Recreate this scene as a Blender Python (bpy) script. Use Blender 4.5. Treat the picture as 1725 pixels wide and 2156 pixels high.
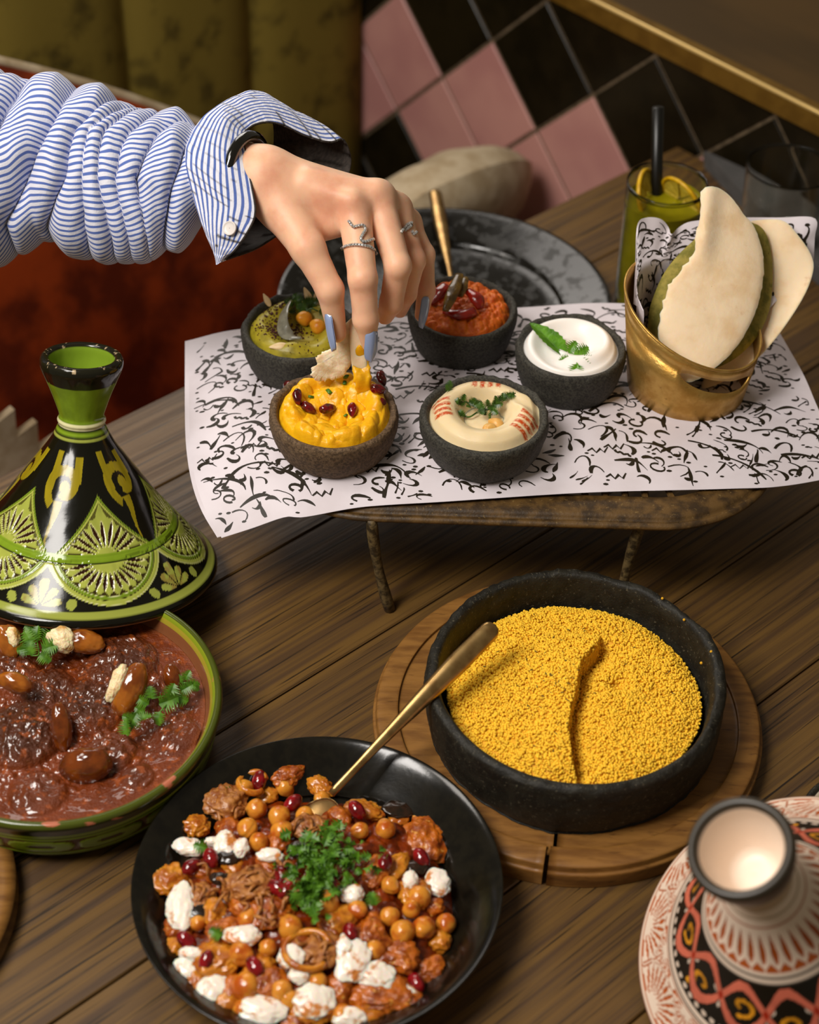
import bpy, math, random
import numpy as np
from mathutils import Matrix, Vector

for o in list(bpy.data.objects):
    bpy.data.objects.remove(o)
S = 0.01                      # everything below is written in centimetres
scene = bpy.context.scene
COL = scene.collection

# ------------------------------------------------------------------ camera
FPX, PITCH, ROLL, CAMH = 3750.0, math.radians(42.15), math.radians(1.7), 85.0
_fw = np.array([0, math.cos(PITCH), -math.sin(PITCH)])
_u = np.array([0, math.sin(PITCH), math.cos(PITCH)])
_x = np.array([1.0, 0, 0])
_R = _x * math.cos(ROLL) + _u * math.sin(ROLL)
_U = -_x * math.sin(ROLL) + _u * math.cos(ROLL)
_C = np.array([0, 0, CAMH])
cam_data = bpy.data.cameras.new('camera')
cam = bpy.data.objects.new('camera', cam_data)
COL.objects.link(cam)
cam.matrix_world = Matrix(((_R[0], _U[0], -_fw[0], 0), (_R[1], _U[1], -_fw[1], 0),
                           (_R[2], _U[2], -_fw[2], CAMH * S), (0, 0, 0, 1)))
cam_data.sensor_fit = 'HORIZONTAL'
cam_data.sensor_width = 36.0
cam_data.lens = FPX / 1725.0 * 36.0
cam_data.clip_start, cam_data.clip_end = 0.02, 50
cam_data.dof.use_dof = True
cam_data.dof.focus_distance = 1.13
cam_data.dof.aperture_fstop = 7.2
scene.camera = cam

# ------------------------------------------------------------------ light
world = bpy.data.worlds.new('world')
scene.world = world
world.use_nodes = True
world.node_tree.nodes['Background'].inputs[0].default_value = (1.0, 0.86, 0.64, 1)
world.node_tree.nodes['Background'].inputs[1].default_value = 0.15


def area(name, loc, target, size, power, color, size_y=None):
    d = bpy.data.lights.new(name, 'AREA')
    d.energy, d.color, d.size = power, color, size * S
    if size_y:
        d.shape, d.size_y = 'RECTANGLE', size_y * S
    o = bpy.data.objects.new(name, d)
    COL.objects.link(o)
    o.location = Vector(loc) * S
    o.rotation_euler = (Vector(target) - Vector(loc)).to_track_quat('-Z', 'Y').to_euler()
    return o


area('window_light', (-66, 32, 132), (2, 86, 6), 42, 21.5, (1.0, 0.95, 0.89), 62)
area('room_lamp', (-34, 205, 88), (4, 95, 4), 70, 6.5, (1.0, 0.93, 0.86))
area('pendant_lamp', (-74, 86, 118), (0, 75, 4), 34, 4.0, (1.0, 0.93, 0.84))
scene.view_settings.view_transform = 'Standard'
scene.view_settings.look = 'None'
scene.view_settings.exposure = 0.0
scene.view_settings.gamma = 1.0
scene.view_settings.use_curve_mapping = False

# ------------------------------------------------------------------ helpers
rng = np.random.default_rng(7)
random.seed(7)


def ray(px, py):
    return _fw + _R * ((px - 862.5) / FPX) - _U * ((py - 1078.0) / FPX)


def at(px, py, z):
    """point of the photograph's line of sight that lies at height z"""
    r = ray(px, py)
    return _C + r * ((z - CAMH) / r[2])


def dep(px, py, d):
    px, py, d = np.asarray(px, float), np.asarray(py, float), np.asarray(d, float)
    r = _fw + ((px - 862.5) / FPX)[..., None] * _R - ((py - 1078.0) / FPX)[..., None] * _U
    return _C + r * d[..., None]


def hx(h, a=1.0):
    h = h.lstrip('#')
    c = [int(h[i:i + 2], 16) / 255 for i in (0, 2, 4)]
    return tuple([((v + 0.055) / 1.055) ** 2.4 if v > 0.04045 else v / 12.92 for v in c] + [a])


def lin(h):
    return np.array(hx(h)[:3])


def nrm(v):
    v = np.asarray(v, float)
    return v / (np.linalg.norm(v) + 1e-12)


def vnoise(p, seed=0):
    p = np.asarray(p, float)
    i = np.floor(p).astype(np.int64)
    f = p - i
    f = f * f * (3 - 2 * f)
    r = np.zeros(p.shape[:-1])
    for dx in (0, 1):
        for dy in (0, 1):
            for dz in (0, 1):
                n = ((i[..., 0] + dx) * 374761393 + (i[..., 1] + dy) * 668265263
                     + (i[..., 2] + dz) * 2147483647 + seed * 1274126177) & 0xffffffff
                n = ((n ^ (n >> 13)) * 1274126177) & 0xffffffff
                n = (n ^ (n >> 16)) & 0xffff
                w = ((f[..., 0] if dx else 1 - f[..., 0]) * (f[..., 1] if dy else 1 - f[..., 1])
                     * (f[..., 2] if dz else 1 - f[..., 2]))
                r += w * (n / 65535.0)
    return r


def fbm(p, octv=3, seed=0):
    p = np.asarray(p, float)
    a, s, t = 1.0, 0.0, 0.0
    for k in range(octv):
        s = s + a * vnoise(p * (2 ** k), seed + k * 17)
        t += a
        a *= 0.5
    return s / t


def n2(x, y, sc, seed=0, octv=3):
    x, y = np.broadcast_arrays(np.asarray(x, float), np.asarray(y, float))
    return fbm(np.stack([x * sc, y * sc, np.zeros_like(x) + seed * 1.37], -1), octv, seed)


def sstep(a, b, x):
    t = np.clip((x - a) / (b - a), 0, 1)
    return t * t * (3 - 2 * t)


def tag(o, label=None, cat=None, group=None, kind=None):
    for k, v in (('label', label), ('category', cat), ('group', group), ('kind', kind)):
        if v:
            o[k] = v
    return o


def thing(name, loc, label, cat, group=None, kind=None):
    o = bpy.data.objects.new(name, None)
    o.empty_display_size = 0.01
    COL.objects.link(o)
    o.location = Vector([float(c) for c in loc]) * S
    return tag(o, label, cat, group, kind)


def raw_mesh(name, v, faces, smooth=True, colors=None, uv=None):
    """v in cm; faces list or (n,4)/(n,3) array"""
    me = bpy.data.meshes.new(name)
    v = np.asarray(v, float) * S
    if isinstance(faces, np.ndarray):
        n, k = faces.shape
        me.vertices.add(len(v))
        me.vertices.foreach_set('co', v.astype(np.float32).ravel())
        me.loops.add(n * k)
        me.loops.foreach_set('vertex_index', faces.astype(np.int32).ravel())
        me.polygons.add(n)
        me.polygons.foreach_set('loop_start', (np.arange(n) * k).astype(np.int32))
        me.polygons.foreach_set('loop_total', np.full(n, k, np.int32))
        me.update(calc_edges=True)
        me.validate()
    else:
        me.from_pydata([tuple(p) for p in v], [], [tuple(int(i) for i in f) for f in faces])
    if smooth:
        me.polygons.foreach_set('use_smooth', np.ones(len(me.polygons), bool))
    if colors is not None:
        a = me.color_attributes.new('Col', 'FLOAT_COLOR', 'POINT')
        c = np.ones((len(v), 4), np.float32)
        c[:, :colors.shape[1]] = colors
        a.data.foreach_set('color', c.ravel())
    if uv is not None:
        a = me.attributes.new('suv', 'FLOAT2', 'POINT')
        a.data.foreach_set('vector', np.asarray(uv, np.float32).ravel())
    return me


def wobj(name, me, m, loc=(0, 0, 0), rot=None, parent=None, scale=None):
    if m is not None and not me.materials:
        me.materials.append(m)
    o = bpy.data.objects.new(name, me)
    COL.objects.link(o)
    o.location = Vector([float(c) for c in loc]) * S
    if rot is not None:
        o.rotation_euler = rot if not isinstance(rot, Matrix) else rot.to_euler()
    if scale is not None:
        o.scale = scale if hasattr(scale, '__len__') else (scale,) * 3
    if parent is not None:
        o.parent = parent
    return o


def part(name, v, faces, m, parent, smooth=True, colors=None, uv=None):
    """mesh given in world centimetres, hung under a thing or part that is not rotated"""
    w = Vector((0, 0, 0))
    p = parent
    while p is not None:
        w += Vector(p.location) / S
        p = p.parent
    me = raw_mesh(name, np.asarray(v, float) - np.array(w), faces, smooth, colors, uv)
    return wobj(name, me, m, parent=parent)


def solo(name, v, faces, m, base, label, cat, group=None, smooth=True, colors=None, uv=None, kind=None):
    """one-mesh thing, origin at its base"""
    me = raw_mesh(name, np.asarray(v, float) - np.asarray(base, float), faces, smooth, colors, uv)
    return tag(wobj(name, me, m, base), label, cat, group, kind)


def grid_faces(nu, nv, close_u=False, close_v=False):
    iu = np.arange(nu if close_u else nu - 1)
    iv = np.arange(nv if close_v else nv - 1)
    a, b = np.meshgrid(iu, iv, indexing='ij')
    a, b = a.ravel(), b.ravel()
    a2, b2 = (a + 1) % nu, (b + 1) % nv
    return np.stack([a * nv + b, a2 * nv + b, a2 * nv + b2, a * nv + b2], 1)


def lathe(profile, n=96, center=(0, 0, 0), theta=None):
    """profile [(r,z)] from bottom outside over the rim to the inside; returns v, f, (theta, index)"""
    pr = np.asarray(profile, float)
    th = np.linspace(0, 2 * np.pi, n, endpoint=False) if theta is None else theta
    n = len(th)
    T, R_ = np.meshgrid(th, pr[:, 0], indexing='ij')
    Z = np.broadcast_to(pr[:, 1], T.shape)
    v = np.stack([R_ * np.cos(T) + center[0], R_ * np.sin(T) + center[1], Z + center[2]], -1).reshape(-1, 3)
    return v, grid_faces(n, len(pr), close_u=True)


def smooth_profile(pts, per=8):
    """Catmull-Rom through the points"""
    p = np.asarray(pts, float)
    q = np.vstack([2 * p[0] - p[1], p, 2 * p[-1] - p[-2]])
    out = []
    for i in range(1, len(q) - 2):
        for t in np.linspace(0, 1, per, endpoint=False):
            a, b, c, d = q[i - 1], q[i], q[i + 1], q[i + 2]
            out.append(0.5 * ((2 * b) + (c - a) * t + (2 * a - 5 * b + 4 * c - d) * t * t
                              + (3 * b - a - 3 * c + d) * t ** 3))
    out.append(p[-1])
    return np.array(out)


def tube(path, rad, n=10, caps=True, flat=1.0, up=None):
    path = np.asarray(path, float)
    m = len(path)
    rad = np.broadcast_to(np.asarray(rad, float), (m,))
    tan = np.gradient(path, axis=0)
    tan /= np.linalg.norm(tan, axis=1)[:, None] + 1e-12
    ref = np.array([0, 0, 1.0]) if up is None else np.asarray(up, float)
    if abs(tan[0] @ ref) > 0.95 and up is None:
        ref = np.array([1.0, 0, 0])
    v = []
    a0 = nrm(np.cross(tan[0], ref))
    for i in range(m):
        if up is None:
            a0 = nrm(a0 - tan[i] * (a0 @ tan[i]))
            a = a0
        else:
            a = nrm(np.cross(tan[i], ref))
        b = np.cross(a, tan[i])
        for k in range(n):
            t = 2 * np.pi * k / n
            v.append(path[i] + rad[i] * (a * math.cos(t) + b * math.sin(t) * flat))
    f = [tuple(r) for r in grid_faces(m, n, close_v=True)]
    if caps:
        f += [tuple(range(n)), tuple(reversed(range((m - 1) * n, m * n)))]
    return np.array(v), f


def merge(parts):
    v, f, o = [], [], 0
    for a, b in parts:
        v.append(np.asarray(a))
        f += [tuple(int(i) + o for i in t) for t in b]
        o += len(a)
    return np.concatenate(v), f


def box(x0, x1, y0, y1, z0, z1, bev=0.0):
    if bev <= 0:
        v = [(x, y, z) for x in (x0, x1) for y in (y0, y1) for z in (z0, z1)]
        return np.array(v, float), [(0, 1, 3, 2), (4, 6, 7, 5), (0, 4, 5, 1), (2, 3, 7, 6), (0, 2, 6, 4), (1, 5, 7, 3)]
    b = bev
    v = [(x0, y0, z0), (x1, y0, z0), (x1, y1, z0), (x0, y1, z0),
         (x0, y0, z1 - b), (x1, y0, z1 - b), (x1, y1, z1 - b), (x0, y1, z1 - b),
         (x0 + b, y0 + b, z1), (x1 - b, y0 + b, z1), (x1 - b, y1 - b, z1), (x0 + b, y1 - b, z1)]
    f = [(3, 2, 1, 0), (8, 9, 10, 11)]
    for i in range(4):
        j = (i + 1) % 4
        f += [(i, j, 4 + j, 4 + i), (4 + i, 4 + j, 8 + j, 8 + i)]
    return np.array(v, float), f


def ico(sub=2):
    t = (1 + 5 ** 0.5) / 2
    v = [(-1, t, 0), (1, t, 0), (-1, -t, 0), (1, -t, 0), (0, -1, t), (0, 1, t), (0, -1, -t), (0, 1, -t),
         (t, 0, -1), (t, 0, 1), (-t, 0, -1), (-t, 0, 1)]
    v = [nrm(p) for p in v]
    f = [(0, 11, 5), (0, 5, 1), (0, 1, 7), (0, 7, 10), (0, 10, 11), (1, 5, 9), (5, 11, 4), (11, 10, 2), (10, 7, 6),
         (7, 1, 8), (3, 9, 4), (3, 4, 2), (3, 2, 6), (3, 6, 8), (3, 8, 9), (4, 9, 5), (2, 4, 11), (6, 2, 10), (8, 6, 7), (9, 8, 1)]
    for _ in range(sub):
        cache, g = {}, []

        def mid(a, b):
            k = (min(a, b), max(a, b))
            if k not in cache:
                v.append(nrm(v[a] + v[b]))
                cache[k] = len(v) - 1
            return cache[k]
        for a, b, c in f:
            ab, bc, ca = mid(a, b), mid(b, c), mid(c, a)
            g += [(a, ab, ca), (b, bc, ab), (c, ca, bc), (ab, bc, ca)]
        f = g
    return np.array(v), np.array(f)


ICO = {k: ico(k) for k in (0, 1, 2, 3, 4)}


def surface_net(val, org, h):
    """closed surface where val crosses zero (negative inside)"""
    s = val < 0
    nx, ny, nz = val.shape
    acc = np.zeros((nx - 1, ny - 1, nz - 1, 3), np.float32)
    cnt = np.zeros((nx - 1, ny - 1, nz - 1), np.float32)
    corners = [(a, b, c) for a in (0, 1) for b in (0, 1) for c in (0, 1)]

    def sl(arr, c):
        return arr[c[0]:nx - 1 + c[0], c[1]:ny - 1 + c[1], c[2]:nz - 1 + c[2]]
    for c in corners:
        for ax in range(3):
            if c[ax]:
                continue
            d = list(c)
            d[ax] = 1
            v0, v1 = sl(val, c), sl(val, d)
            cr = sl(s, c) != sl(s, d)
            t = np.where(cr, v0 / np.where(cr, v0 - v1, 1), 0)
            for k in range(3):
                acc[..., k] += np.where(cr, (t if k == ax else c[k]), 0)
            cnt += cr
    act = cnt > 0
    idx = -np.ones(act.shape, np.int64)
    idx[act] = np.arange(act.sum())
    cell = np.argwhere(act)
    v = (cell + acc[act] / cnt[act][:, None]) * h + np.asarray(org)
    faces = []
    for ax in range(3):
        o1, o2 = [(1, 2), (2, 0), (0, 1)][ax]
        a = np.take(s, range(0, s.shape[ax] - 1), ax)
        b = np.take(s, range(1, s.shape[ax]), ax)
        e = np.argwhere(a != b)
        ok = (e[:, o1] > 0) & (e[:, o2] > 0) & (e[:, o1] < s.shape[o1] - 1) & (e[:, o2] < s.shape[o2] - 1)
        e = e[ok]
        flip = a[tuple(e.T)]

        def g(d1, d2):
            q = e.copy()
            q[:, o1] -= d1
            q[:, o2] -= d2
            return idx[tuple(q.T)]
        quad = np.stack([g(1, 1), g(0, 1), g(0, 0), g(1, 0)], 1)
        quad[~flip] = quad[~flip][:, ::-1]
        faces.append(quad)
    return v, np.concatenate(faces)


# ------------------------------------------------------------------ materials
def mat(name, col, rough=0.5, col2=None, nscale=2.0, ndetail=4, nrange=(0.35, 0.65), bump=0.0, bscale=8.0,
        metal=0.0, spec=0.5, sss=0.0, sss_r=(1, 0.4, 0.2), trans=0.0, ior=1.45, coat=0.0, attr=None, stretch=None,
        rough2=None, bump_detail=3, sheen=0.0, coat_rough=0.08, col3=None, n3scale=10, n3range=(0.55, 0.7)):
    """colours are 'rrggbb'; scales are per centimetre, in the object's own space"""
    m = bpy.data.materials.new(name)
    m.use_nodes = True
    nt = m.node_tree
    N, L = nt.nodes, nt.links
    b = N['Principled BSDF']
    I = b.inputs
    I['Base Color'].default_value = hx(col)
    I['Roughness'].default_value = rough
    I['Metallic'].default_value = metal
    I['Specular IOR Level'].default_value = spec
    I['IOR'].default_value = ior
    I['Transmission Weight'].default_value = trans
    I['Coat Weight'].default_value = coat
    I['Coat Roughness'].default_value = coat_rough
    I['Sheen Weight'].default_value = sheen
    if sss:
        I['Subsurface Weight'].default_value = 1.0
        I['Subsurface Scale'].default_value = sss * S
        I['Subsurface Radius'].default_value = sss_r
    tc = N.new('ShaderNodeTexCoord')
    mp = N.new('ShaderNodeMapping')
    mp.inputs['Scale'].default_value = [100.0 * (s if stretch else 1) for s in (stretch or (1, 1, 1))]
    L.new(tc.outputs['Object'], mp.inputs['Vector'])
    oi = N.new('ShaderNodeObjectInfo')
    sc = N.new('ShaderNodeVectorMath')
    sc.operation = 'SCALE'
    sc.inputs[0].default_value = (37.0, 19.0, 53.0)
    L.new(oi.outputs['Random'], sc.inputs['Scale'])
    ad = N.new('ShaderNodeVectorMath')
    L.new(mp.outputs['Vector'], ad.inputs[0])
    L.new(sc.outputs[0], ad.inputs[1])
    P = ad.outputs[0]

    def noise(scale, detail, rough_=0.55):
        n = N.new('ShaderNodeTexNoise')
        n.inputs['Scale'].default_value = scale
        n.inputs['Detail'].default_value = detail
        n.inputs['Roughness'].default_value = rough_
        L.new(P, n.inputs['Vector'])
        return n

    def ramp(src, lo, hi):
        r = N.new('ShaderNodeMapRange')
        r.interpolation_type = 'SMOOTHSTEP'
        r.inputs['From Min'].default_value = lo
        r.inputs['From Max'].default_value = hi
        L.new(src, r.inputs['Value'])
        return r.outputs['Result']

    def mix(fac, a, bcol):
        x = N.new('ShaderNodeMix')
        x.data_type = 'RGBA'
        L.new(fac, x.inputs['Factor'])
        for sock, val in ((x.inputs['A'], a), (x.inputs['B'], bcol)):
            if isinstance(val, str):
                sock.default_value = hx(val)
            else:
                L.new(val, sock)
        return x.outputs['Result']
    cout = None
    if attr:
        at_ = N.new('ShaderNodeAttribute')
        at_.attribute_name = attr
        cout = at_.outputs['Color']
    if col2:
        f = ramp(noise(nscale, ndetail).outputs['Fac'], *nrange)
        cout = mix(f, cout if cout else col, col2)
        if rough2 is not None:
            x = N.new('ShaderNodeMapRange')
            x.inputs['To Min'].default_value = rough
            x.inputs['To Max'].default_value = rough2
            L.new(f, x.inputs['Value'])
            L.new(x.outputs['Result'], I['Roughness'])
    if col3:
        cout = mix(ramp(noise(n3scale, 5).outputs['Fac'], *n3range), cout if cout else col, col3)
    if cout:
        L.new(cout, I['Base Color'])
    if bump:
        bp = N.new('ShaderNodeBump')
        bp.inputs['Strength'].default_value = 1.0
        bp.inputs['Distance'].default_value = bump * S
        L.new(noise(bscale, bump_detail, 0.6).outputs['Fac'], bp.inputs['Height'])
        L.new(bp.outputs['Normal'], I['Normal'])
    return m


YAW = math.radians(-47.5)
WDIR = np.array([math.cos(YAW), math.sin(YAW), 0])       # along the tiled wall
EDIR = np.array([-math.sin(YAW), math.cos(YAW), 0])      # along the table's planks


def we(w, e, z):
    return WDIR * w + EDIR * e + np.array([0, 0, 1.0]) * z

# ================================================================== the setting
M_plank = mat('stained_oak', '664a22', 0.42, '47311a', 0.9, 6, (0.35, 0.68), bump=0.03, bscale=2.6,
              stretch=(0.035, 2.0, 2.0), rough2=0.52, col3='22160a', n3scale=2.6, n3range=(0.55, 0.68), bump_detail=6)
M_grout = mat('grout', '6b5a44', 0.9, '51432f', 1.2, bump=0.02, bscale=6)
M_tile_black = mat('black_glazed_tile', '120e05', 0.33, '1b1509', 0.3, spec=0.35)
M_tile_pink = mat('pink_glazed_tile', 'bf8a80', 0.36, 'b27c76', 0.12, 2, spec=0.4)
M_brass_trim = mat('brushed_brass_trim', '7a5a20', 0.4, '6a4c18', 0.5, metal=0.35)
M_bead = mat('polished_brass_bead', 'cfae6c', 0.35, metal=0.4)
M_dark_wood = mat('dark_ledge_wood', '4a3413', 0.45, '3c2a0e', 0.15, stretch=(0.2, 1, 1))
M_slate = mat('slate_grey_cloth', '4d4a48', 0.8, '444240', 0.5)
M_velvet = mat('olive_velvet', '766428', 0.85, '4c3f18', 0.30, 3, (0.46, 0.72), spec=0.15, bump=0.01, bscale=5)
M_rust = mat('rust_velvet', '8a330c', 0.9, '541a05', 0.14, 4, (0.38, 0.62), spec=0.15, bump=0.01, bscale=8)
M_cream = mat('cream_cotton', 'b9a78a', 0.9, 'a08b6b', 0.4, bump=0.02, bscale=6)

# table: planks run along EDIR
tbl = thing('dining_table', (0, 80, 0), 'dark stained wooden dining table of long grained planks', 'table')
seams = [-91.2, -82.9, -72.3, -61.5, -50.9, -41.2, -30.6, -20.0, -9.6, 1.0]
E0, E1 = -14.0, 115.8
for i in range(len(seams) - 1):
    w0, w1 = seams[i] + 0.05, seams[i + 1] - 0.05
    hw, hl = (w1 - w0) / 2, (E1 - E0) / 2
    v, f = box(-hl, hl, -hw, hw, -3.0, 0.0, 0.09)
    me = raw_mesh('plank', v, f, smooth=False)
    c = we((w0 + w1) / 2, (E0 + E1) / 2, 0)
    # local x along EDIR, local y along -WDIR... (right-handed about z)
    o = wobj('plank', me, M_plank, c - np.array([0, 80, 0]), (0, 0, math.atan2(EDIR[1], EDIR[0])), tbl)
v, f = box(-63, 63, -45, 45, -4.6, -3.01)
o = wobj('underframe', raw_mesh('underframe', v, f, False), M_plank, we(-45, 51, 0) - np.array([0, 80, 0]),
         (0, 0, math.atan2(EDIR[1], EDIR[0])), tbl)

# tiled wall, perpendicular to the planks
V00 = np.array([2.07, 169.74, -6.83])
WE = float(V00 @ EDIR)
TS = 9.98
def wallrot():
    # local x = WDIR, local y = up, local z = -EDIR (towards the room)
    return Matrix(((WDIR[0], 0, -EDIR[0]), (WDIR[1], 0, -EDIR[1]), (0, 1, 0)))
LZ = 7.8
wall = thing('wall_back', we(-110, WE, 0), 'black and pink diagonal tiled wall behind the table', None, kind='structure')
wall.rotation_euler = wallrot().to_euler()
v, f = box(-40, 90, -60, LZ + 0.1, -6, -0.22)
wobj('grout_bed', raw_mesh('grout_bed', v, f, False), M_grout, parent=wall)
W00 = float(V00 @ WDIR) + 110.0
g = 0.2
hh = TS / 2 - g
tv, tf = box(-hh, hh, -hh, hh, -0.6, 0.0, 0.10)
me_b = raw_mesh('tile', tv, tf, False); me_b.materials.append(M_tile_black)
me_p = raw_mesh('tile', tv, tf, False); me_p.materials.append(M_tile_pink)
r2 = math.sqrt(0.5) * TS
for i in range(-12, 22):
    for j in range(-12, 22):
        lx = W00 + (i + 0.5 + j + 0.5) * r2
        lz = -6.83 + (i + 0.5 - j - 0.5) * r2
        if lx < -34 or lx > 88 or lz < -38 or lz > 20:
            continue
        pink = (i - j) in (-1, 0)
        mesh = me_p if pink else me_b
        if lz + r2 > LZ:      # cut where the ledge sits
            h_ = hh * math.sqrt(2)
            pts = [(-h_, 0), (0, -h_), (h_, 0), (0, h_)]
            lim = LZ - lz
            if lim < -h_ + 0.3:
                continue
            if lim <= 0:
                k = h_ + lim
                pts = [(-k, lim), (0, -h_), (k, lim)]
            else:
                k = h_ - lim
                pts = [(-h_, 0), (0, -h_), (h_, 0), (k, lim), (-k, lim)] if k > 0.01 else pts
            n = len(pts)
            vv = [(x, y, -0.6) for x, y in pts] + [(x, y, 0) for x, y in pts]
            ff = [tuple(range(n, 2 * n)), tuple(reversed(range(n)))] + [(q, (q + 1) % n, n + (q + 1) % n, n + q) for q in range(n)]
            mm = raw_mesh('tile', vv, ff, False)
            wobj('tile', mm, M_tile_pink if pink else M_tile_black, (lx, lz, 0), parent=wall)
        else:
            wobj('tile', mesh, None, (lx, lz, 0), (0, 0, math.pi / 4), parent=wall)

ledge = thing('trim_1', we(-110, WE, LZ + 0.1), 'brass edged dark wooden ledge capping the tiled wall', None, kind='structure')
ledge.rotation_euler = wallrot().to_euler()
v, f = box(-40, 90, 0.0, 1.9, -0.9, 0.55)
wobj('brass_edge', raw_mesh('brass_edge', v, f, False), M_brass_trim, parent=ledge)
v, f = tube([(-40, 1.9, 0.38), (90, 1.9, 0.38)], 0.22, 8)
wobj('brass_bead', raw_mesh('brass_bead', v, f), M_bead, parent=ledge)
v, f = box(-40, 90, 0.2, 1.85, -17, -0.9)
wobj('ledge_board', raw_mesh('ledge_board', v, f, False), M_dark_wood, parent=ledge)
v, f = box(-40, 90, -60, 0.9, -60, -17.2)
wobj('seat_beyond', raw_mesh('seat_beyond', v, f, False), M_slate, parent=ledge)

# bench with channelled olive velvet back, parallel to the table edge
BW = -135.0
bench = thing('bench', we(BW, 40, -55), 'olive green channelled velvet bench back behind the red cushion', 'bench')
def bench_part(name, v, f, m, smooth=True):
    return part(name, v, f, m, bench, smooth)
ch = 15.0
e_end = WE - 0.5
k = 0
e1 = e_end
while e1 > -20:
    e0 = e1 - ch
    ne, nz = 14, 12
    ee = np.linspace(e0 + 0.05, e1 - 0.05, ne)
    zz = np.linspace(-50, 28, nz)
    Ee, Zz = np.meshgrid(ee, zz, indexing='ij')
    t = (Ee - e0) / ch
    bul = 1.5 * (1 - np.abs(2 * t - 1) ** 4)
    pts = WDIR * (BW - 1.5 + bul)[..., None] + EDIR * Ee[..., None] + np.array([0, 0, 1.0]) * Zz[..., None]
    bench_part('back_channel', pts.reshape(-1, 3), grid_faces(ne, nz), M_velvet)
    e1 = e0
    k += 1
v = np.array([we(w, e, z) for w in (BW - 9, BW - 1.4) for e in (-40, e_end) for z in (-50, 28)])
bench_part('back_frame', v, box(0, 1, 0, 1, 0, 1)[1], M_velvet, False)
v = np.array([we(w, e, z) for w in (BW - 1.5, -84.0) for e in (-40, e_end) for z in (-55, -33)])
bench_part('seat', v, box(0, 1, 0, 1, 0, 1)[1], M_velvet, False)


def cushion(name, cw, ce, cz, hw, hl, hh_, lean, m, label, piping=None, yaw=0.0, power=3.0, n=48, rnd=0.35, roll=0.0):
    """pillow: local a along EDIR (half hl), local b up the slope (half hh_), thickness hw"""
    a = nrm(EDIR * math.cos(yaw) + WDIR * math.sin(yaw))
    side = nrm(np.cross(a, [0, 0, 1.0]))
    b = nrm(np.array([0, 0, 1.0]) * math.cos(lean) + (-side) * math.sin(lean))
    a, b = a * math.cos(roll) + b * math.sin(roll), b * math.cos(roll) - a * math.sin(roll)
    nn = np.cross(a, b)
    c = we(cw, ce, cz)
    uu = np.linspace(-1, 1, n)
    A, B = np.meshgrid(uu, uu, indexing='ij')
    prof = np.clip((1 - np.abs(A) ** power), 0, 1) ** 0.55 * np.clip((1 - np.abs(B) ** power), 0, 1) ** 0.55
    wr = (n2(A * 3, B * 3, 1.0, 5) - 0.5) * 0.25
    q = 0.5 * rnd
    sx = A * hl * np.sqrt(1 - q * B * B)
    sy = B * hh_ * np.sqrt(1 - q * A * A)
    vs = []
    for sgn in (1, -1):
        T = sgn * hw * prof * (1 + wr)
        vs.append((c + a * sx[..., None] + b * sy[..., None] + nn * T[..., None]).reshape(-1, 3))
    f1 = grid_faces(n, n)
    v = np.concatenate(vs)
    f = np.concatenate([f1, f1[:, ::-1] + n * n])
    base = c - np.array([0, 0, hh_])
    t = thing(name, base, label, 'cushion')
    part('cover', v, f, m, t)
    if piping is not None:
        ring = []
        for x, y in ([(s_, -1) for s_ in np.linspace(-1, 1, 14)] + [(1, s_) for s_ in np.linspace(-1, 1, 14)][1:]
                     + [(s_, 1) for s_ in np.linspace(1, -1, 14)][1:] + [(-1, s_) for s_ in np.linspace(1, -1, 14)][1:]):
            ring.append(c + a * x * hl * 1.004 * math.sqrt(1 - q * y * y) + b * y * hh_ * 1.004 * math.sqrt(1 - q * x * x))
        v, f = tube(ring, 0.45, 8)
        part('piping', v, f, piping, t)
    return t


cushion('seat_pad', -109, 35, -28.6, 4.0, 64, 24.0, math.radians(-86), M_rust,
        'wide rust red velvet seat pad on the bench beside the table', rnd=0.1, power=8)
cushion('back_cushion', -122, 64.5, -13.5, 6.0, 37, 22.0, math.radians(10), M_rust,
        'rust red velvet cushion with cream piping leaning on the olive bench back', M_cream, rnd=0.55, roll=math.radians(-33))
cushion('cream_cushion', -111, 101.5, -13.5, 5.0, 12.0, 12.0, math.radians(-35), M_cream,
        'cream cotton cushion in the corner by the pink tiles', None, rnd=0.7, roll=math.radians(-20))

# zigzag-edged cream throw at the left end of the bench
throw_pts, teeth = [], 9
top, bot = [], []
for i in range(teeth * 2 + 1):
    t = i / (teeth * 2)
    c = we(-107 + 2 * t, 41.5 + 15.5 * t, -2.5 - 15.5 * t + 2.5 * math.sin(t * 3.0))
    out = 2.6 if i % 2 else 0.6
    d = nrm(EDIR * 0.55 + np.array([0, 0, 0.83]))
    top.append(c + d * out)
    bot.append(c - d * 3.6)
n = len(top)
nn_ = nrm(np.cross(EDIR, [0, 0, 1.0])) * 0.35
v = np.array([p + nn_ for p in top] + [p + nn_ for p in bot] + [p - nn_ for p in top] + [p - nn_ for p in bot])
f = []
for i in range(n - 1):
    f += [(i, i + 1, n + i + 1, n + i), (2 * n + i, 3 * n + i, 3 * n + i + 1, 2 * n + i + 1),
          (i, 2 * n + i, 2 * n + i + 1, i + 1), (n + i, n + i + 1, 3 * n + i + 1, 3 * n + i)]
solo('throw_blanket', v, f, M_cream, v.min(0), 'cream throw with zigzag edge at far left of the bench', 'blanket', smooth=False)

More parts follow.
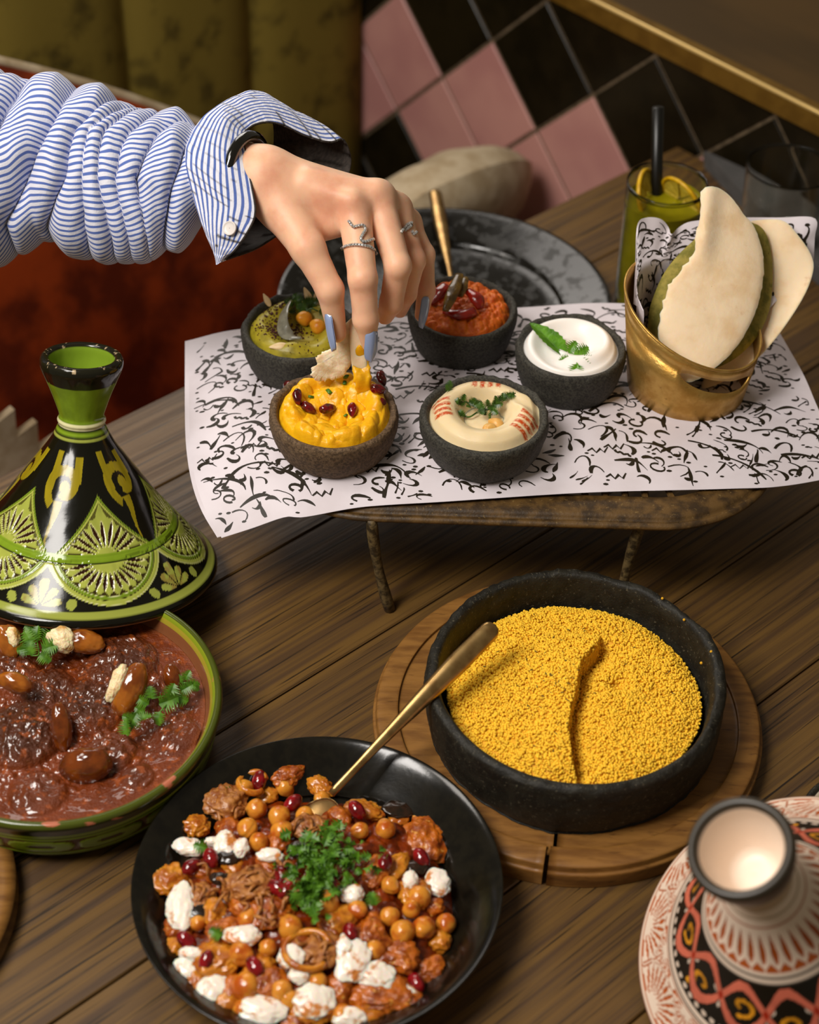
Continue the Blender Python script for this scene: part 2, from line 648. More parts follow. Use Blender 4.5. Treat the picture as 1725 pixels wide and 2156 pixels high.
# grey napkin by the wall
pts = [at(px, py, 0.0) for px, py in ((1478, 350), (1722, 462), (1800, 500), (1830, 640), (1720, 600), (1640, 520), (1576, 457), (1526, 402))]
n = len(pts)
cn = np.mean(pts, 0)
v = [p + [0, 0, .05] for p in pts] + [p + [0, 0, .9] for p in pts] + [cn + (p - cn) * .97 + [0, 0, 1.15] for p in pts]
f = [tuple(reversed(range(n))), tuple(range(2 * n, 3 * n))]
for i in range(n):
    j = (i + 1) % n
    f += [(i, j, n + j, n + i), (n + i, n + j, 2 * n + j, 2 * n + i)]
t = thing('napkin', cn, 'dark grey folded cloth napkin on the table by the wall', 'napkin')
part('upper_fold', np.array(v) + [0, 0, .6], f, M_slate, t, False)
part('lower_fold', np.array(v) * [1, 1, .55] + [.15, -.15, 0], f, M_slate, t, False)

v, f = box(-160, 160, -60, 260, -76, -75)
tag(wobj('floor', raw_mesh('floor', v, f, False), M_dark_wood), 'dark wooden floor under the table', None, None, 'structure')

# ================================================================== serving stand
M_tray = mat('old_tray_wood', '5e4420', 0.5, '33230f', 1.0, 5, bump=0.02, bscale=6, col3='7a6238', n3scale=5, n3range=(0.6, 0.75))
M_leg = mat('weathered_leg', '6b5836', 0.5, '2f2413', 2.5, 5, bump=0.03, bscale=7)
TC = np.array([6.8, 95.4, 0.0])
THL, THW, TZ = 17.6, 11.1, 8.62
stand = thing('serving_stand', (TC[0], TC[1], 0), 'low wooden serving stand with thin legs under printed paper', 'stand')


def rrect(hl, hw, r, n=20):
    out = []
    for cx_, cy_, a0 in ((hl - r, hw - r, 0), (-hl + r, hw - r, 90), (-hl + r, -hw + r, 180), (hl - r, -hw + r, 270)):
        for k in range(n + 1):
            a = math.radians(a0 + 90 * k / n)
            out.append((cx_ + r * math.cos(a), cy_ + r * math.sin(a)))
    return np.array(out)


def rr_ring(hl0, hw0, r0, prof, m, name):
    """prof: list of (inset, z)"""
    rows = []
    for ins, z in prof:
        p = rrect(hl0 - ins, hw0 - ins, max(r0 - ins, 0.5))
        rows.append(np.c_[p[:, 0] + TC[0], p[:, 1] + TC[1], np.full(len(p), z)])
    rows = np.array(rows)
    v = rows.transpose(1, 0, 2).reshape(-1, 3)
    return part(name, v, grid_faces(len(rows[0]), len(prof), close_u=True, close_v=True), m, stand)


rr_ring(THL, THW, 8.5, [(0.05, 7.75), (-0.25, 7.95), (-0.3, 8.15), (-0.1, 8.3), (0.05, 8.3), (0.1, 8.24), (0.3, 8.24), (0.35, 8.4),
                        (0.6, TZ - 0.04), (2.3, TZ - 0.1), (2.45, TZ - 0.2), (2.4, 7.8)], M_tray, 'rim')
v, f = box(TC[0] - THL + 5.4, TC[0] + THL - 5.4, TC[1] - THW + 5.2, TC[1] + THW - 5.2, 8.0, TZ - 0.05, 0.05)
part('centre_panel', v, f, M_tray, stand, False)
inner = rrect(THL - 5.5, THW - 5.3, 3.2, 8)
outer = rrect(THL - 2.2, THW - 2.2, 6.3, 8)
for k in range(0, len(inner)):
    a, b = inner[k], outer[k]
    for q in (0.0, 0.5):
        k2 = (k + 1) % len(inner)
        a_, b_ = a * (1 - q) + inner[k2] * q, b * (1 - q) + outer[k2] * q
        if np.hypot(*(inner[k2] - a)) > 2:      # the straight runs
            for s_ in np.linspace(0.03, 0.97, 14):
                if q:
                    continue
                a3, b3 = a * (1 - s_) + inner[k2] * s_, b * (1 - s_) + outer[k2] * s_
                v, f = tube([(a3[0] + TC[0], a3[1] + TC[1], 8.3), (b3[0] + TC[0], b3[1] + TC[1], 8.3)], 0.24, 6, flat=0.8)
                part('slat', v, f, M_tray, stand, False)
        elif not (q and np.hypot(*(inner[k2] - a)) > 2):
            if k % 2 == 0 and q == 0:
                v, f = tube([(a_[0] + TC[0], a_[1] + TC[1], 8.3), (b_[0] + TC[0], b_[1] + TC[1], 8.3)], 0.24, 6, flat=0.8)
                part('slat', v, f, M_tray, stand, False)
lt, lf = at(782, 1092, 8.0), at(822, 1284, 0.0)
rt = at(1352, 1095, 8.0)
rf = np.array([rt[0] - 0.6, rt[1] - 0.2, 0])
for a, b in ((lt, lf), (rt, rf), (lt + [0.5, 18.5, 0], lf + [0, 21, 0]), (rt + [-0.5, 18.5, 0], rf + [0, 21, 0])):
    t = np.linspace(0, 1, 12)[:, None]
    p = np.array(a) * (1 - t) + np.array(b) * t
    p[:, 0] += 0.22 * np.sin(t[:, 0] * 3.0) * (1 if a is rt else -1) * (1 if a[0] < 6 else -1)
    p[:, 2] += 0.05
    v, f = tube(p, 0.36 + 0.04 * np.sin(np.linspace(0, 9, 12)), 10)
    part('leg', v, f, M_leg, stand)

# ================================================================== printed paper
M_paper = mat('white_paper', 'd8cfd4', 0.55, 'cfc5c9', 0.3, spec=0.3)
M_ink = mat('black_print_ink', '221a0c', 0.5, spec=0.35)
PZ = 8.82


def poly(pts, n):
    p = np.asarray(pts, float)
    s = np.r_[0, np.cumsum(np.linalg.norm(np.diff(p, axis=0), axis=1))]
    s /= s[-1]
    q = smooth_profile(p, 12)
    return q


def samp(curve, t):
    s = np.r_[0, np.cumsum(np.linalg.norm(np.diff(curve, axis=0), axis=1))]
    s /= s[-1]
    return np.stack([np.interp(t, s, curve[:, k]) for k in range(3)], -1)


front = poly([at(467, 1133, 6.7), at(530, 1113, 7.5), at(601, 1089, 8.15), at(642, 1089, 8.3), at(763, 1068, 8.72), at(900, 1060, PZ - .02),
              at(1211, 1039, PZ), at(1520, 1030, PZ - .1), at(1650, 1024, PZ - .3), at(1790, 1000, PZ - .6)], 0)
back = poly([at(398, 720, PZ), at(520, 693, PZ), at(800, 672, PZ), at(1090, 650, PZ), at(1320, 641, PZ), at(1480, 672, PZ), at(1640, 700, PZ)], 0)
left = poly([at(398, 720, PZ), at(398, 851, PZ), at(401, 941, PZ - .15), at(413, 1017, PZ - .5), at(434, 1077, PZ - 1.2), at(467, 1133, 6.7)], 0)
right = poly([at(1640, 700, PZ), at(1690, 785, PZ), at(1728, 872, PZ), at(1790, 1000, PZ - .6)], 0)


def paper_pos(u, v):
    """u left to right, v back to front"""
    u, v = np.asarray(u, float), np.asarray(v, float)
    B, Fr, Lf, Rt = samp(back, u), samp(front, u), samp(left, v), samp(right, v)
    u_, v_ = u[..., None], v[..., None]
    p = (1 - v_) * B + v_ * Fr + (1 - u_) * Lf + u_ * Rt - ((1 - u_) * (1 - v_) * back[0] + u_ * (1 - v_) * back[-1]
                                                          + (1 - u_) * v_ * front[0] + u_ * v_ * front[-1])
    p[..., 2] += 0.03 + 0.22 * np.clip(n2(u * 42, v * 21, 0.16, 3, 2) - 0.5, 0, 1)
    return p


def paper_mesh(nu=110, nv=60, off=(0, 0, 0)):
    U_, V_ = np.meshgrid(np.linspace(0, 1, nu), np.linspace(0, 1, nv), indexing='ij')
    p = paper_pos(U_.ravel(), V_.ravel()) + np.asarray(off)
    f = grid_faces(nu, nv)[:, ::-1]
    k = len(p)
    return np.concatenate([p, p - [0, 0, 0.02]]), np.concatenate([f, f[:, ::-1] + k])


def script_strokes(wid, hei, ang, spacing, seed, scale=1.0):
    """flowing pen strokes in rows across a wid x hei sheet -> list of (pts(n,2), widths(n))"""
    r = np.random.default_rng(seed)
    ca, sa = math.cos(ang), math.sin(ang)
    out = []
    diag = math.hypot(wid, hei) / scale * 1.02
    row = -diag / 2

    def add(pts, w):
        p = np.asarray(pts) * scale
        x = wid / 2 + p[:, 0] * ca - p[:, 1] * sa
        y = hei / 2 + p[:, 0] * sa + p[:, 1] * ca
        if x.min() > 0.25 and x.max() < wid - 0.25 and y.min() > 0.25 and y.max() < hei - 0.25:
            out.append((np.c_[x, y], np.asarray(w) * scale))

    def bez(p0, p1, p2, p3, w, n=9):
        c0 = p0
        a_ = r.normal(0, .28)
        R2 = np.array([[math.cos(a_), -math.sin(a_)], [math.sin(a_), math.cos(a_)]])
        p1, p2, p3 = [c0 + R2 @ (q - c0) * r.uniform(.8, 1.3) for q in (p1, p2, p3)]
        t = np.linspace(0, 1, n)[:, None]
        p = (1 - t) ** 3 * p0 + 3 * (1 - t) ** 2 * t * p1 + 3 * (1 - t) * t * t * p2 + t ** 3 * p3
        tt = t[:, 0]
        prof = w * (0.25 + 0.75 * np.sin(np.pi * np.clip(tt * 0.92 + 0.08, 0, 1)) ** 0.8) * (1 + 0.5 * np.cos(tt * 5 + w * 90))
        add(p, prof)
    while row < diag / 2:
        x = -diag / 2 + r.uniform(0, 1)
        while x < diag / 2:
            y = row + r.normal(0, 0.16)
            w = r.uniform(0.075, 0.15)
            P = lambda a, b: np.array([x + a, y + b])
            k = r.choice([0, 1, 2, 2, 3, 3, 3, 4, 4, 5, 6, 6, 7, 7, 7, 8])
            sz = r.uniform(0.7, 1.25)
            if k <= 1:      # bowl
                bez(P(0, .15 * sz), P(.05, -.5 * sz), P(.55 * sz, -.5 * sz), P(.62 * sz, .12 * sz), w)
            elif k == 2:    # long sweeping tail
                bez(P(-.3, .3), P(.2, -.15), P(.7 * sz, -.25), P(1.15 * sz, .15), w * 1.15, 11)
                bez(P(.1, .28), P(.25, .4), P(.4, .3), P(.35, .05), w)
            elif k == 3:    # upright
                bez(P(.1, .62 * sz), P(.05, .35), P(.12, .1), P(.05, -.12), w)
                bez(P(.05, -.12), P(.25, -.25), P(.4, -.1), P(.5, .08), w * .9)
            elif k == 4:    # loop
                a0 = r.uniform(0, 6)
                t = np.linspace(a0, a0 + 5.4, 11)
                add(np.c_[x + .28 + .2 * sz * np.cos(t), y + .05 + .15 * sz * np.sin(t)], w * (0.5 + 0.5 * np.abs(np.sin(t))))
                bez(P(.4, -.05), P(.6, -.3), P(.3, -.5), P(.0, -.42), w)
            elif k == 5:    # teeth
                xs = np.linspace(0, .6, 10)
                add(np.c_[x + xs, y + .1 * np.abs(np.sin(xs * 14))], np.full(10, w * .8))
                bez(P(.6, 0), P(.75, -.3), P(.5, -.45), P(.25, -.4), w)
            elif k == 6:    # slashes
                for q in range(r.integers(1, 4)):
                    bez(P(.2 * q, .2), P(.2 * q + .05, .1), P(.2 * q + .16, 0), P(.2 * q + .22, -.25), w * .75, 6)
            elif k == 7:    # hook
                bez(P(.05, .35 * sz), P(.5, .45), P(.55, .05), P(.25, .02), w)
                bez(P(.25, .02), P(-.05, .0), P(.1, -.45 * sz), P(.62, -.3), w * 1.1)
            else:           # zig
                add(np.array([P(0, .3), P(.12, .1), P(.3, .25), P(.38, 0), P(.55, .12), P(.6, -.2)]), np.array([.5, 1, .7, 1.1, .8, .4]) * w)
            for q in range(r.integers(0, 3)):       # dots
                dx, dy, s_ = r.uniform(0, .6), r.choice([.42, -.42]) + r.normal(0, .06), r.uniform(.05, .085)
                add(np.array([P(dx - s_, dy + s_ * .5), P(dx, dy), P(dx + s_, dy - s_ * .5)]), np.array([s_ * .7, s_ * 1.5, s_ * .7]))
            x += r.uniform(0.34, 0.62)
            if r.random() < 0.10:
                x += r.uniform(0.3, 0.9)
        row += spacing * r.uniform(0.85, 1.15)
    return out


def ink_mesh(strokes, wid, hei, posfn, lift):
    vs, fs, o = [], [], 0
    allp, meta = [], []
    for p, w in strokes:
        t = np.gradient(p, axis=0)
        t /= np.linalg.norm(t, axis=1)[:, None] + 1e-9
        nrm_ = np.c_[-t[:, 1], t[:, 0]]
        allp.append(np.concatenate([p + nrm_ * w[:, None] * .5, p - nrm_ * w[:, None] * .5]))
        n = len(p)
        i = np.arange(n - 1)
        fs.append(np.stack([o + i, o + i + 1, o + n + i + 1, o + n + i], 1))
        o += 2 * n
    q = np.concatenate(allp)
    v = posfn(np.clip(q[:, 0] / wid, 0, 1), np.clip(q[:, 1] / hei, 0, 1)) + np.asarray(lift)
    f = np.concatenate(fs)
    # keep each ribbon's face towards the lifted side
    a, b, c = v[f[:, 0]], v[f[:, 1]], v[f[:, 2]]
    nn = np.cross(b - a, c - a)
    bad = nn @ np.asarray(nrm(lift)) < 0
    f[bad] = f[bad][:, ::-1]
    return v, f


t = thing('wrapping_paper', TC + [0, 0, PZ], 'white paper sheet printed with black calligraphy covering the serving stand', 'paper')
v, f = paper_mesh()
part('sheet', v, f, M_paper, t)
v, f = ink_mesh(script_strokes(42, 20.5, math.radians(27), 0.92, 11, 1.85), 42, 20.5, paper_pos, (0, 0, 0.018))
tag(part('lettering', v, f, M_ink, t, False), 'black calligraphic print', kind='stuff')
v, f = paper_mesh(60, 40, (-0.3, 0.12, -0.09))
solo('under_sheet', v, f, M_paper, TC + [0, 0, PZ - 0.1], 'second paper sheet peeking out under the printed one at its left corner', 'paper')

# ================================================================== stone bowls
M_stone = mat('dark_basalt', '403d34', 0.72, '22201a', 6.5, 4, (0.38, 0.64), bump=0.05, bscale=14, col3='75715f', n3scale=15, n3range=(0.62, 0.76))
M_stone_brown = mat('brown_basalt', '6a533a', 0.75, '45331f', 5.5, 4, (0.38, 0.64), bump=0.05, bscale=14, col3='8b7353', n3scale=15, n3range=(0.62, 0.76))


def stone_bowl(c, r, h, base_r, m, label, seed):
    prof = smooth_profile([(0.01, 0), (base_r * .8, 0.0), (base_r, 0.06), (base_r + (r - base_r) * .55, h * .25), (r * .97, h * .58), (r, h * .82),
                           (r * .985, h * .95), (r * .95, h), (r * .89, h * .985), (r * .855, h * .9), (r * .8, h * .65),
                           (r * .6, h * .32), (0.01, h * .25)], 5)
    v, f = lathe(prof, 120, (0, 0, 0))
    n_ = fbm(np.c_[v * 0.9 + seed * 7], 3, seed) - 0.5
    fine = fbm(v * 4.5 + seed, 2, seed + 3) - 0.5
    rad = np.hypot(v[:, 0], v[:, 1])
    k = 1 + (0.055 * n_ + 0.018 * fine) * (rad > 0.2)
    v[:, 0] *= k
    v[:, 1] *= k
    v[:, 2] += (0.28 * n_ + 0.10 * fine) * sstep(h * .5, h, v[:, 2])
    return solo('stone_bowl', v + np.asarray(c), f, m, c, label, 'bowl', 'stone dip bowls on the paper')


BZ = PZ + 0.07
C_HUM, C_YEL, C_YOG, C_HAR, C_GRN = [np.array(p + (BZ,)) for p in ((4.68, 90.0), (-5.1, 89.95), (10.62, 97.3), (3.28, 101.6), (-7.95, 98.7))]
stone_bowl(C_HUM, 4.22, 3.45, 3.0, M_stone, 'dark stone bowl holding smooth beige dip with red spice stripes', 1)
stone_bowl(C_YEL, 4.25, 3.45, 3.0, M_stone_brown, 'brown stone bowl holding lumpy yellow dip with pomegranate seeds', 2)
stone_bowl(C_YOG, 3.78, 3.7, 2.8, M_stone, 'dark stone bowl holding white yoghurt with mint', 3)
stone_bowl(C_HAR, 3.85, 3.6, 2.9, M_stone, 'dark stone bowl holding orange red pepper dip', 4)
stone_bowl(C_GRN, 3.98, 3.6, 3.0, M_stone, 'dark stone bowl holding green dip with chickpeas and sumac', 5)


def disc(c, R_, zf, nr=70, nt=160, colf=None, rim_fall=0.25):
    """food surface: zf(x,y) around centre c, closed below"""
    rr = np.linspace(0.004, 1, nr) ** .85 * R_
    th = np.linspace(0, 2 * np.pi, nt, endpoint=False)
    T, Rr = np.meshgrid(th, rr, indexing='ij')
    X, Y = Rr * np.cos(T), Rr * np.sin(T)
    Z = zf(X, Y)
    v = np.stack([X + c[0], Y + c[1], Z + c[2]], -1).reshape(-1, 3)
    f = grid_faces(nt, nr, close_u=True)
    # skirt
    n0 = len(v)
    edge = np.arange(nt) * nr + nr - 1
    sk = v[edge].copy()
    sk[:, :2] = c[:2] + (sk[:, :2] - c[:2]) * 0.92
    sk[:, 2] -= rim_fall
    ctr = np.array([[c[0], c[1], sk[:, 2].mean()]])
    i = np.arange(nt)
    f2 = np.stack([edge[i], n0 + i, n0 + (i + 1) % nt, edge[(i + 1) % nt]], 1)[:, ::-1]
    f3 = np.stack([n0 + i, np.full(nt, n0 + nt), n0 + (i + 1) % nt, n0 + (i + 1) % nt], 1)
    v = np.concatenate([v, sk, ctr])
    fl = [tuple(q) for q in np.concatenate([f, f2])] + [(a, b, d) for a, b, d, _ in f3]
    col = None
    if colf is not None:
        col = np.concatenate([colf(X, Y).reshape(-1, 3), np.repeat(colf(X[:1, -1:], Y[:1, -1:]).reshape(1, 3), nt + 1, 0)])
    return v, fl, col


def blobs(X, Y, R_, n, r0, r1, seed, h=0.8):
    r = np.random.default_rng(seed)
    Z = np.zeros_like(X)
    for k in range(n):
        a, q = r.uniform(0, 6.283), math.sqrt(r.uniform(0, 1)) * R_
        x, y, s = q * math.cos(a), q * math.sin(a), r.uniform(r0, r1)
        e = r.uniform(.7, 1.4)
        d = ((X - x) * e) ** 2 + ((Y - y) / e) ** 2
        Z = np.maximum(Z, h * np.sqrt(np.clip(s * s - d, 0, None)))
    return Z

# ================================================================== dips
M_hum = mat('beige_dip', 'e3cfa6', 0.45, attr='Col', sss=0.25, sss_r=(1, .8, .5), bump=0.012, bscale=5)
M_yel = mat('yellow_dip', 'ecb414', 0.34, 'dda00c', 1.1, 4, (0.45, 0.75), sss=0.2, sss_r=(1, .7, .2), bump=0.03, bscale=5)
M_yog = mat('white_yoghurt', 'f2ece6', 0.35, sss=0.3, sss_r=(1, .9, .8), bump=0.01, bscale=3)
M_har = mat('orange_pepper_dip', 'dd7416', 0.42, 'c2560a', 1.6, 4, bump=0.05, bscale=9, sss=0.1)
M_grn = mat('green_dip', 'a99a25', 0.4, '83781a', 0.9, 4, (0.45, 0.7), sss=0.2, sss_r=(1, .9, .3), bump=0.015, bscale=5)
M_pea = mat('chickpea', 'e8a32c', 0.35, 'd98d20', 1.5, sss=0.2, sss_r=(1, .6, .2), bump=0.01, bscale=7)
M_pea_pale = mat('pale_chickpea', 'dcae62', 0.4, 'cf9a4a', 1.5, sss=0.2, sss_r=(1, .6, .3))
M_pom = mat('pomegranate_seed', '7a0c10', 0.12, '3c0406', 1.6, 2, trans=0.15, coat=0.6)
M_leaf = mat('fresh_parsley', '55801a', 0.45, '3a6210', 2.0)
M_leaf_dark = mat('dark_herb', '3c5c14', 0.4, '28420c', 2.0)
M_almond = mat('blanched_almond', 'e2c796', 0.45, 'd0ad76', 1.0)
M_onion = mat('onion_petal', '9b9885', 0.25, '807d6c', 1.5, trans=0.25, coat=0.4)
M_sumac = mat('sumac', '3a0f12', 0.7, '52191a', 5)
M_tom = mat('stewed_red_pepper', 'a81c05', 0.16, '7c0f03', 1.2, coat=0.6, sss=0.15, bump=0.03, bscale=4)
M_okra = mat('stewed_green_pepper', '7a5a14', 0.25, '553c0c', 2, coat=0.5, bump=0.04, bscale=6)


def leaf_mesh(outline, curl=0.25, fold=0.2, seed=0):
    """outline: (n,2) polygon around the midrib (y along the leaf); returns v,f"""
    p = np.asarray(outline, float)
    n = len(p)
    rib = np.c_[np.zeros(n), p[:, 1]]
    rows = [rib * (1 - s) + p * s for s in (0, .5, 1)]
    v = np.concatenate(rows)
    L_ = p[:, 1].max() - p[:, 1].min()
    t = (v[:, 1] - p[:, 1].min()) / L_
    z = fold * np.abs(v[:, 0]) - curl * L_ * (t - .4) ** 2 + 0.06 * (vnoise(np.c_[v * 4, np.full(len(v), seed)]) - .5)
    v = np.c_[v, z]
    f = []
    for k in range(2):
        for i in range(n - 1):
            f.append((k * n + i, k * n + i + 1, (k + 1) * n + i + 1, (k + 1) * n + i))
    return v, f


def mint_outline(L_, w, teeth=9):
    pts = []
    for s in (1, -1):
        tt = np.linspace(0, 1, teeth * 2 + 1)
        if s < 0:
            tt = tt[::-1]
        for i, t in enumerate(tt):
            ww = w * np.sin(np.pi * t ** 0.8) ** 0.8 * (1.0 if i % 2 else 0.88)
            pts.append((s * ww, t * L_))
    return np.array(pts)


def parsley_outline(L_, lobes, seed):
    r = np.random.default_rng(seed)
    pts = []
    for s in (1, -1):
        tt = np.linspace(0, 1, lobes * 4 + 1)
        if s < 0:
            tt = tt[::-1]
        for i, t in enumerate(tt):
            env = (0.12 + 0.5 * np.sin(np.pi * min(1, t * .85 + .15)) ** .8) * L_
            k = [1.0, .38, .95, .22][i % 4] * r.uniform(.85, 1.1)
            if t in (0.0,):
                k = .1
            pts.append((s * env * k if t < 1 else 0, t * L_))
    return np.array(pts)


def frame(d, up=(0, 0, 1)):
    """columns x,y,z with y along d"""
    y = nrm(d)
    x = nrm(np.cross(y, up))
    z = np.cross(x, y)
    return np.stack([x, y, z], 1)


def place_v(v, M_, c):
    return np.asarray(v) @ np.asarray(M_).T + np.asarray(c)


def sprig(stems, leaves, m, name, label, cat, group=None):
    """stems: list of (path, radius); leaves: list of (pos, dir, length, seed[, up])"""
    allp = []
    base = np.array(stems[0][0][0] if stems else leaves[0][0], float)
    t = thing(name, base, label, cat, group)
    for p, r in stems:
        v, f = tube(smooth_profile(np.array(p, float), 5), r, 6)
        part('stem', v, f, m, t)
    for q in leaves:
        pos, d, L_, sd = q[:4]
        up = q[4] if len(q) > 4 else (0.1, -0.3, 1)
        v, f = leaf_mesh(parsley_outline(L_, 4, sd), 0.35, 0.35, sd)
        part('leaf', place_v(v, frame(d, up), pos), f, m, t)
    return t


# --- beige dip -------------------------------------------------------
def z_hum(X, Y):
    r = np.hypot(X + 0.05, Y - 0.35)
    th = np.arctan2(Y, X)
    R0 = np.hypot(X, Y)
    z = 3.18 + 0.62 * np.exp(-((R0 - 2.55) / 0.85) ** 2) + 0.12 * np.exp(-((R0 - 2.2) / 1.5) ** 2)
    z -= 0.85 * (1 - sstep(0.9, 2.0, r)) + 0.1
    z += 0.20 * (n2(X, Y, 0.55, 4, 2) - .5)
    fold = np.exp(-((th - 0.35) / 0.30) ** 2)
    z += fold * 0.25 * np.sin(R0 * 3.4 + th * 7) * sstep(1.8, 2.6, R0)
    z -= 0.35 * sstep(3.1, 3.6, R0)
    return z


def c_hum(X, Y):
    base = np.broadcast_to(lin('e2cda3'), X.shape + (3,)).copy()
    red = lin('c04a08')
    sp = n2(X, Y, 9, 8, 2)
    for (x0, y0, ang, spread, L_) in ((-2.75, 0.1, 190, (0.12, 0.46), 1.1), (0.15, 2.75, 90, (0.40, 0.05), 0.95), (2.55, -1.15, -28, (0.17, 0.46), 1.25)):
        a = math.radians(ang)
        d = np.array([math.cos(a), math.sin(a)])
        nn = np.array([-d[1], d[0]])
        for k in range(4):
            off = (k - 1.5) * 0.52
            cx_, cy_ = x0 + nn[0] * off, y0 + nn[1] * off
            u = (X - cx_) * d[0] + (Y - cy_) * d[1]
            w = (X - cx_) * nn[0] + (Y - cy_) * nn[1] + 0.08 * u
            m_ = sstep(0.32, 0.15, np.abs(w) + 0.18 * (sp - .5) + 0.09) * sstep(L_ * .56, L_ * .46, np.abs(u) + 0.35 * (sp - .5))
            m_ = np.clip(m_ * 1.3, 0, 1) * (0.55 + 0.6 * (sp > 0.42))
            m_ = np.clip(m_, 0, 1)[..., None]
            base = base * (1 - m_) + red * m_
    return base


v, f, c_ = disc(C_HUM + [0, 0, .12], 3.74, z_hum, 120, 300, c_hum)
solo('beige_dip', v, f, M_hum, C_HUM + [0, 0, 2.5], 'smooth beige dip with a hollow and red spice stripes', 'dip', colors=c_)


def zat(c, zf, dx, dy):
    return np.array([c[0] + dx, c[1] + dy, c[2] + float(zf(np.array([[dx]]), np.array([[dy]]))[0, 0])])


def chickpea_mesh(name, m, seed=0, lumps=0.1):
    v, f = ICO[3]
    v = v.copy()
    tip = np.exp(-((1 - v[:, 1]) / 0.16) ** 1.2)
    v = v * (1 + 0.25 * tip)[:, None]
    v[:, 0] *= 1 - 0.10 * np.exp(-(v[:, 0] / 0.25) ** 2) * (v[:, 1] > 0)
    crease = np.exp(-(v[:, 0] / 0.13) ** 2) * sstep(-0.1, 0.6, v[:, 1])
    v *= (1 - 0.10 * crease)[:, None]
    v *= (1 + lumps * (fbm(v * 1.6 + seed, 2, seed) - .5))[:, None]
    me = raw_mesh(name, v * 0.5, f)
    me.materials.append(m)
    return me


ME_PEA = [chickpea_mesh('chickpea', M_pea, s) for s in range(3)]
ME_PEA2 = chickpea_mesh('chickpea', M_pea_pale, 5)


def put(name, me, loc, rot, sc, label, cat, group=None):
    return tag(wobj(name, me, None, loc, rot, None, sc), label, cat, group)


p = zat(C_HUM, z_hum, 0.35, -1.0)
put('chickpea', ME_PEA2, p + [0, -.05, .32], (0.6, 0.2, 2.6), (0.95, 1, 0.8), 'rounder pale chickpea in the hollow of the beige dip', 'chickpea', 'chickpeas on the beige dip')
put('chickpea', ME_PEA2, p + [0.45, 0.42, .34], (0.1, 0.5, 1.0), (0.85, 1.05, 0.85), 'halved pale chickpea behind the round one on the beige dip', 'chickpea', 'chickpeas on the beige dip')
P_ = lambda px, py, z: at(px, py, C_HUM[2] + z)
stp = [P_(955, 830, 3.5), P_(962, 860, 3.15), P_(985, 878, 3.0), P_(1005, 868, 3.1)]
stp2 = [P_(975, 842, 3.3), P_(1000, 856, 3.2), P_(1030, 862, 3.2), P_(1060, 838, 3.65)]
lv = []
for k, (px, py, z, ang, L_) in enumerate(((950, 822, 3.65, 105, .8), (953, 845, 3.5, 200, .7), (960, 858, 3.4, 245, .8), (975, 840, 3.5, 120, .75), (968, 866, 3.35, 300, .8),
                                       (990, 850, 3.45, 20, .9), (1002, 856, 3.4, 80, .7), (1015, 862, 3.4, -30, .8), (1030, 858, 3.5, 100, .8), (1038, 868, 3.45, -80, .9),
                                       (1046, 850, 3.6, 40, .95), (1060, 838, 3.75, 30, .85), (1052, 846, 3.7, 100, .8), (1042, 855, 3.6, 170, .7), (965, 850, 3.5, 60, .7))):
    a = math.radians(ang)
    d = nrm(_R * math.cos(a) + _U * math.sin(a) - _fw * 0.15)
    for q_ in range(2):
        lv.append((P_(px + 7 * rng.normal(), py + 6 * rng.normal(), z + 0.08), nrm(d + .5 * rng.normal(size=3)), L_ * 0.72, k + 30 + 50 * q_, -_fw + 0.5 * rng.normal(size=3)))
sprig([(stp, .06), (stp2, .06)], lv, M_leaf_dark, 'parsley_sprig', 'dark green parsley sprig on the beige dip', 'herb')

# --- yoghurt ---------------------------------------------------------
def z_yog(X, Y):
    r = np.hypot(X - 0.25, Y - 0.1)
    th = np.arctan2(Y - .1, X - .25)
    sp = np.sin(th * 1.0 - r * 2.6 + 1.0)
    R0 = np.hypot(X, Y)
    z = 3.6 + 0.30 * sp * sstep(0.2, 0.9, r) * sstep(3.3, 2.4, R0) + 0.28 * np.exp(-((R0 - 2.3) / .8) ** 2) - 0.35 * np.exp(-(r / .9) ** 2)
    z += 0.06 * (n2(X, Y, 0.9, 5, 2) - .5)
    return z - 0.35 * sstep(2.9, 3.25, R0)


v, f, _ = disc(C_YOG, 3.3, z_yog, 70, 160)
solo('white_yoghurt', v, f, M_yog, C_YOG + [0, 0, 2.7], 'swirled white yoghurt filling the small stone bowl', 'yoghurt')
Pm = lambda px, py, z: at(px, py, C_YOG[2] + z)
t = thing('mint_leaf', Pm(1190, 748, 3.7), 'long serrated mint leaf lying on the white yoghurt', 'herb')
a, b = Pm(1190, 750, 3.75), Pm(1120, 679, 4.35)
v, f = leaf_mesh(mint_outline(np.linalg.norm(b - a) * 1.05, 0.92), 0.12, 0.35, 3)
M_mint = mat('mint', '5c9016', 0.4, '42720e', 1.2, bump=0.05, bscale=4)
part('blade', place_v(v, frame(b - a, -_fw * .8 + _U * .3 + _R * .5), a), f, M_mint, t)
v, f = tube([a + (b - a) * s + (-_fw) * 0.02 for s in np.linspace(0, .9, 6)], np.linspace(.045, .02, 6), 6)
part('midrib', v, f, M_leaf, t)
lv = []
for k, (px, py, ang, L_) in enumerate(((1198, 744, 60, 1.0), (1205, 750, -10, 1.2), (1212, 758, -60, 1.35), (1200, 754, 200, .8), (1216, 766, -100, 1.0), (1214, 746, 30, 1.0), (1222, 756, -30, 1.0))):
    a_ = math.radians(ang)
    lv.append((Pm(px, py, 3.85), nrm(_R * math.cos(a_) + _U * math.sin(a_)), L_, k + 60, -_fw))
sprig([([Pm(1192, 748, 3.75), Pm(1205, 752, 3.85), Pm(1220, 772, 3.8)], .05)], lv, M_mint, 'mint_sprig', 'small ruffled mint tip beside the long mint leaf', 'herb')

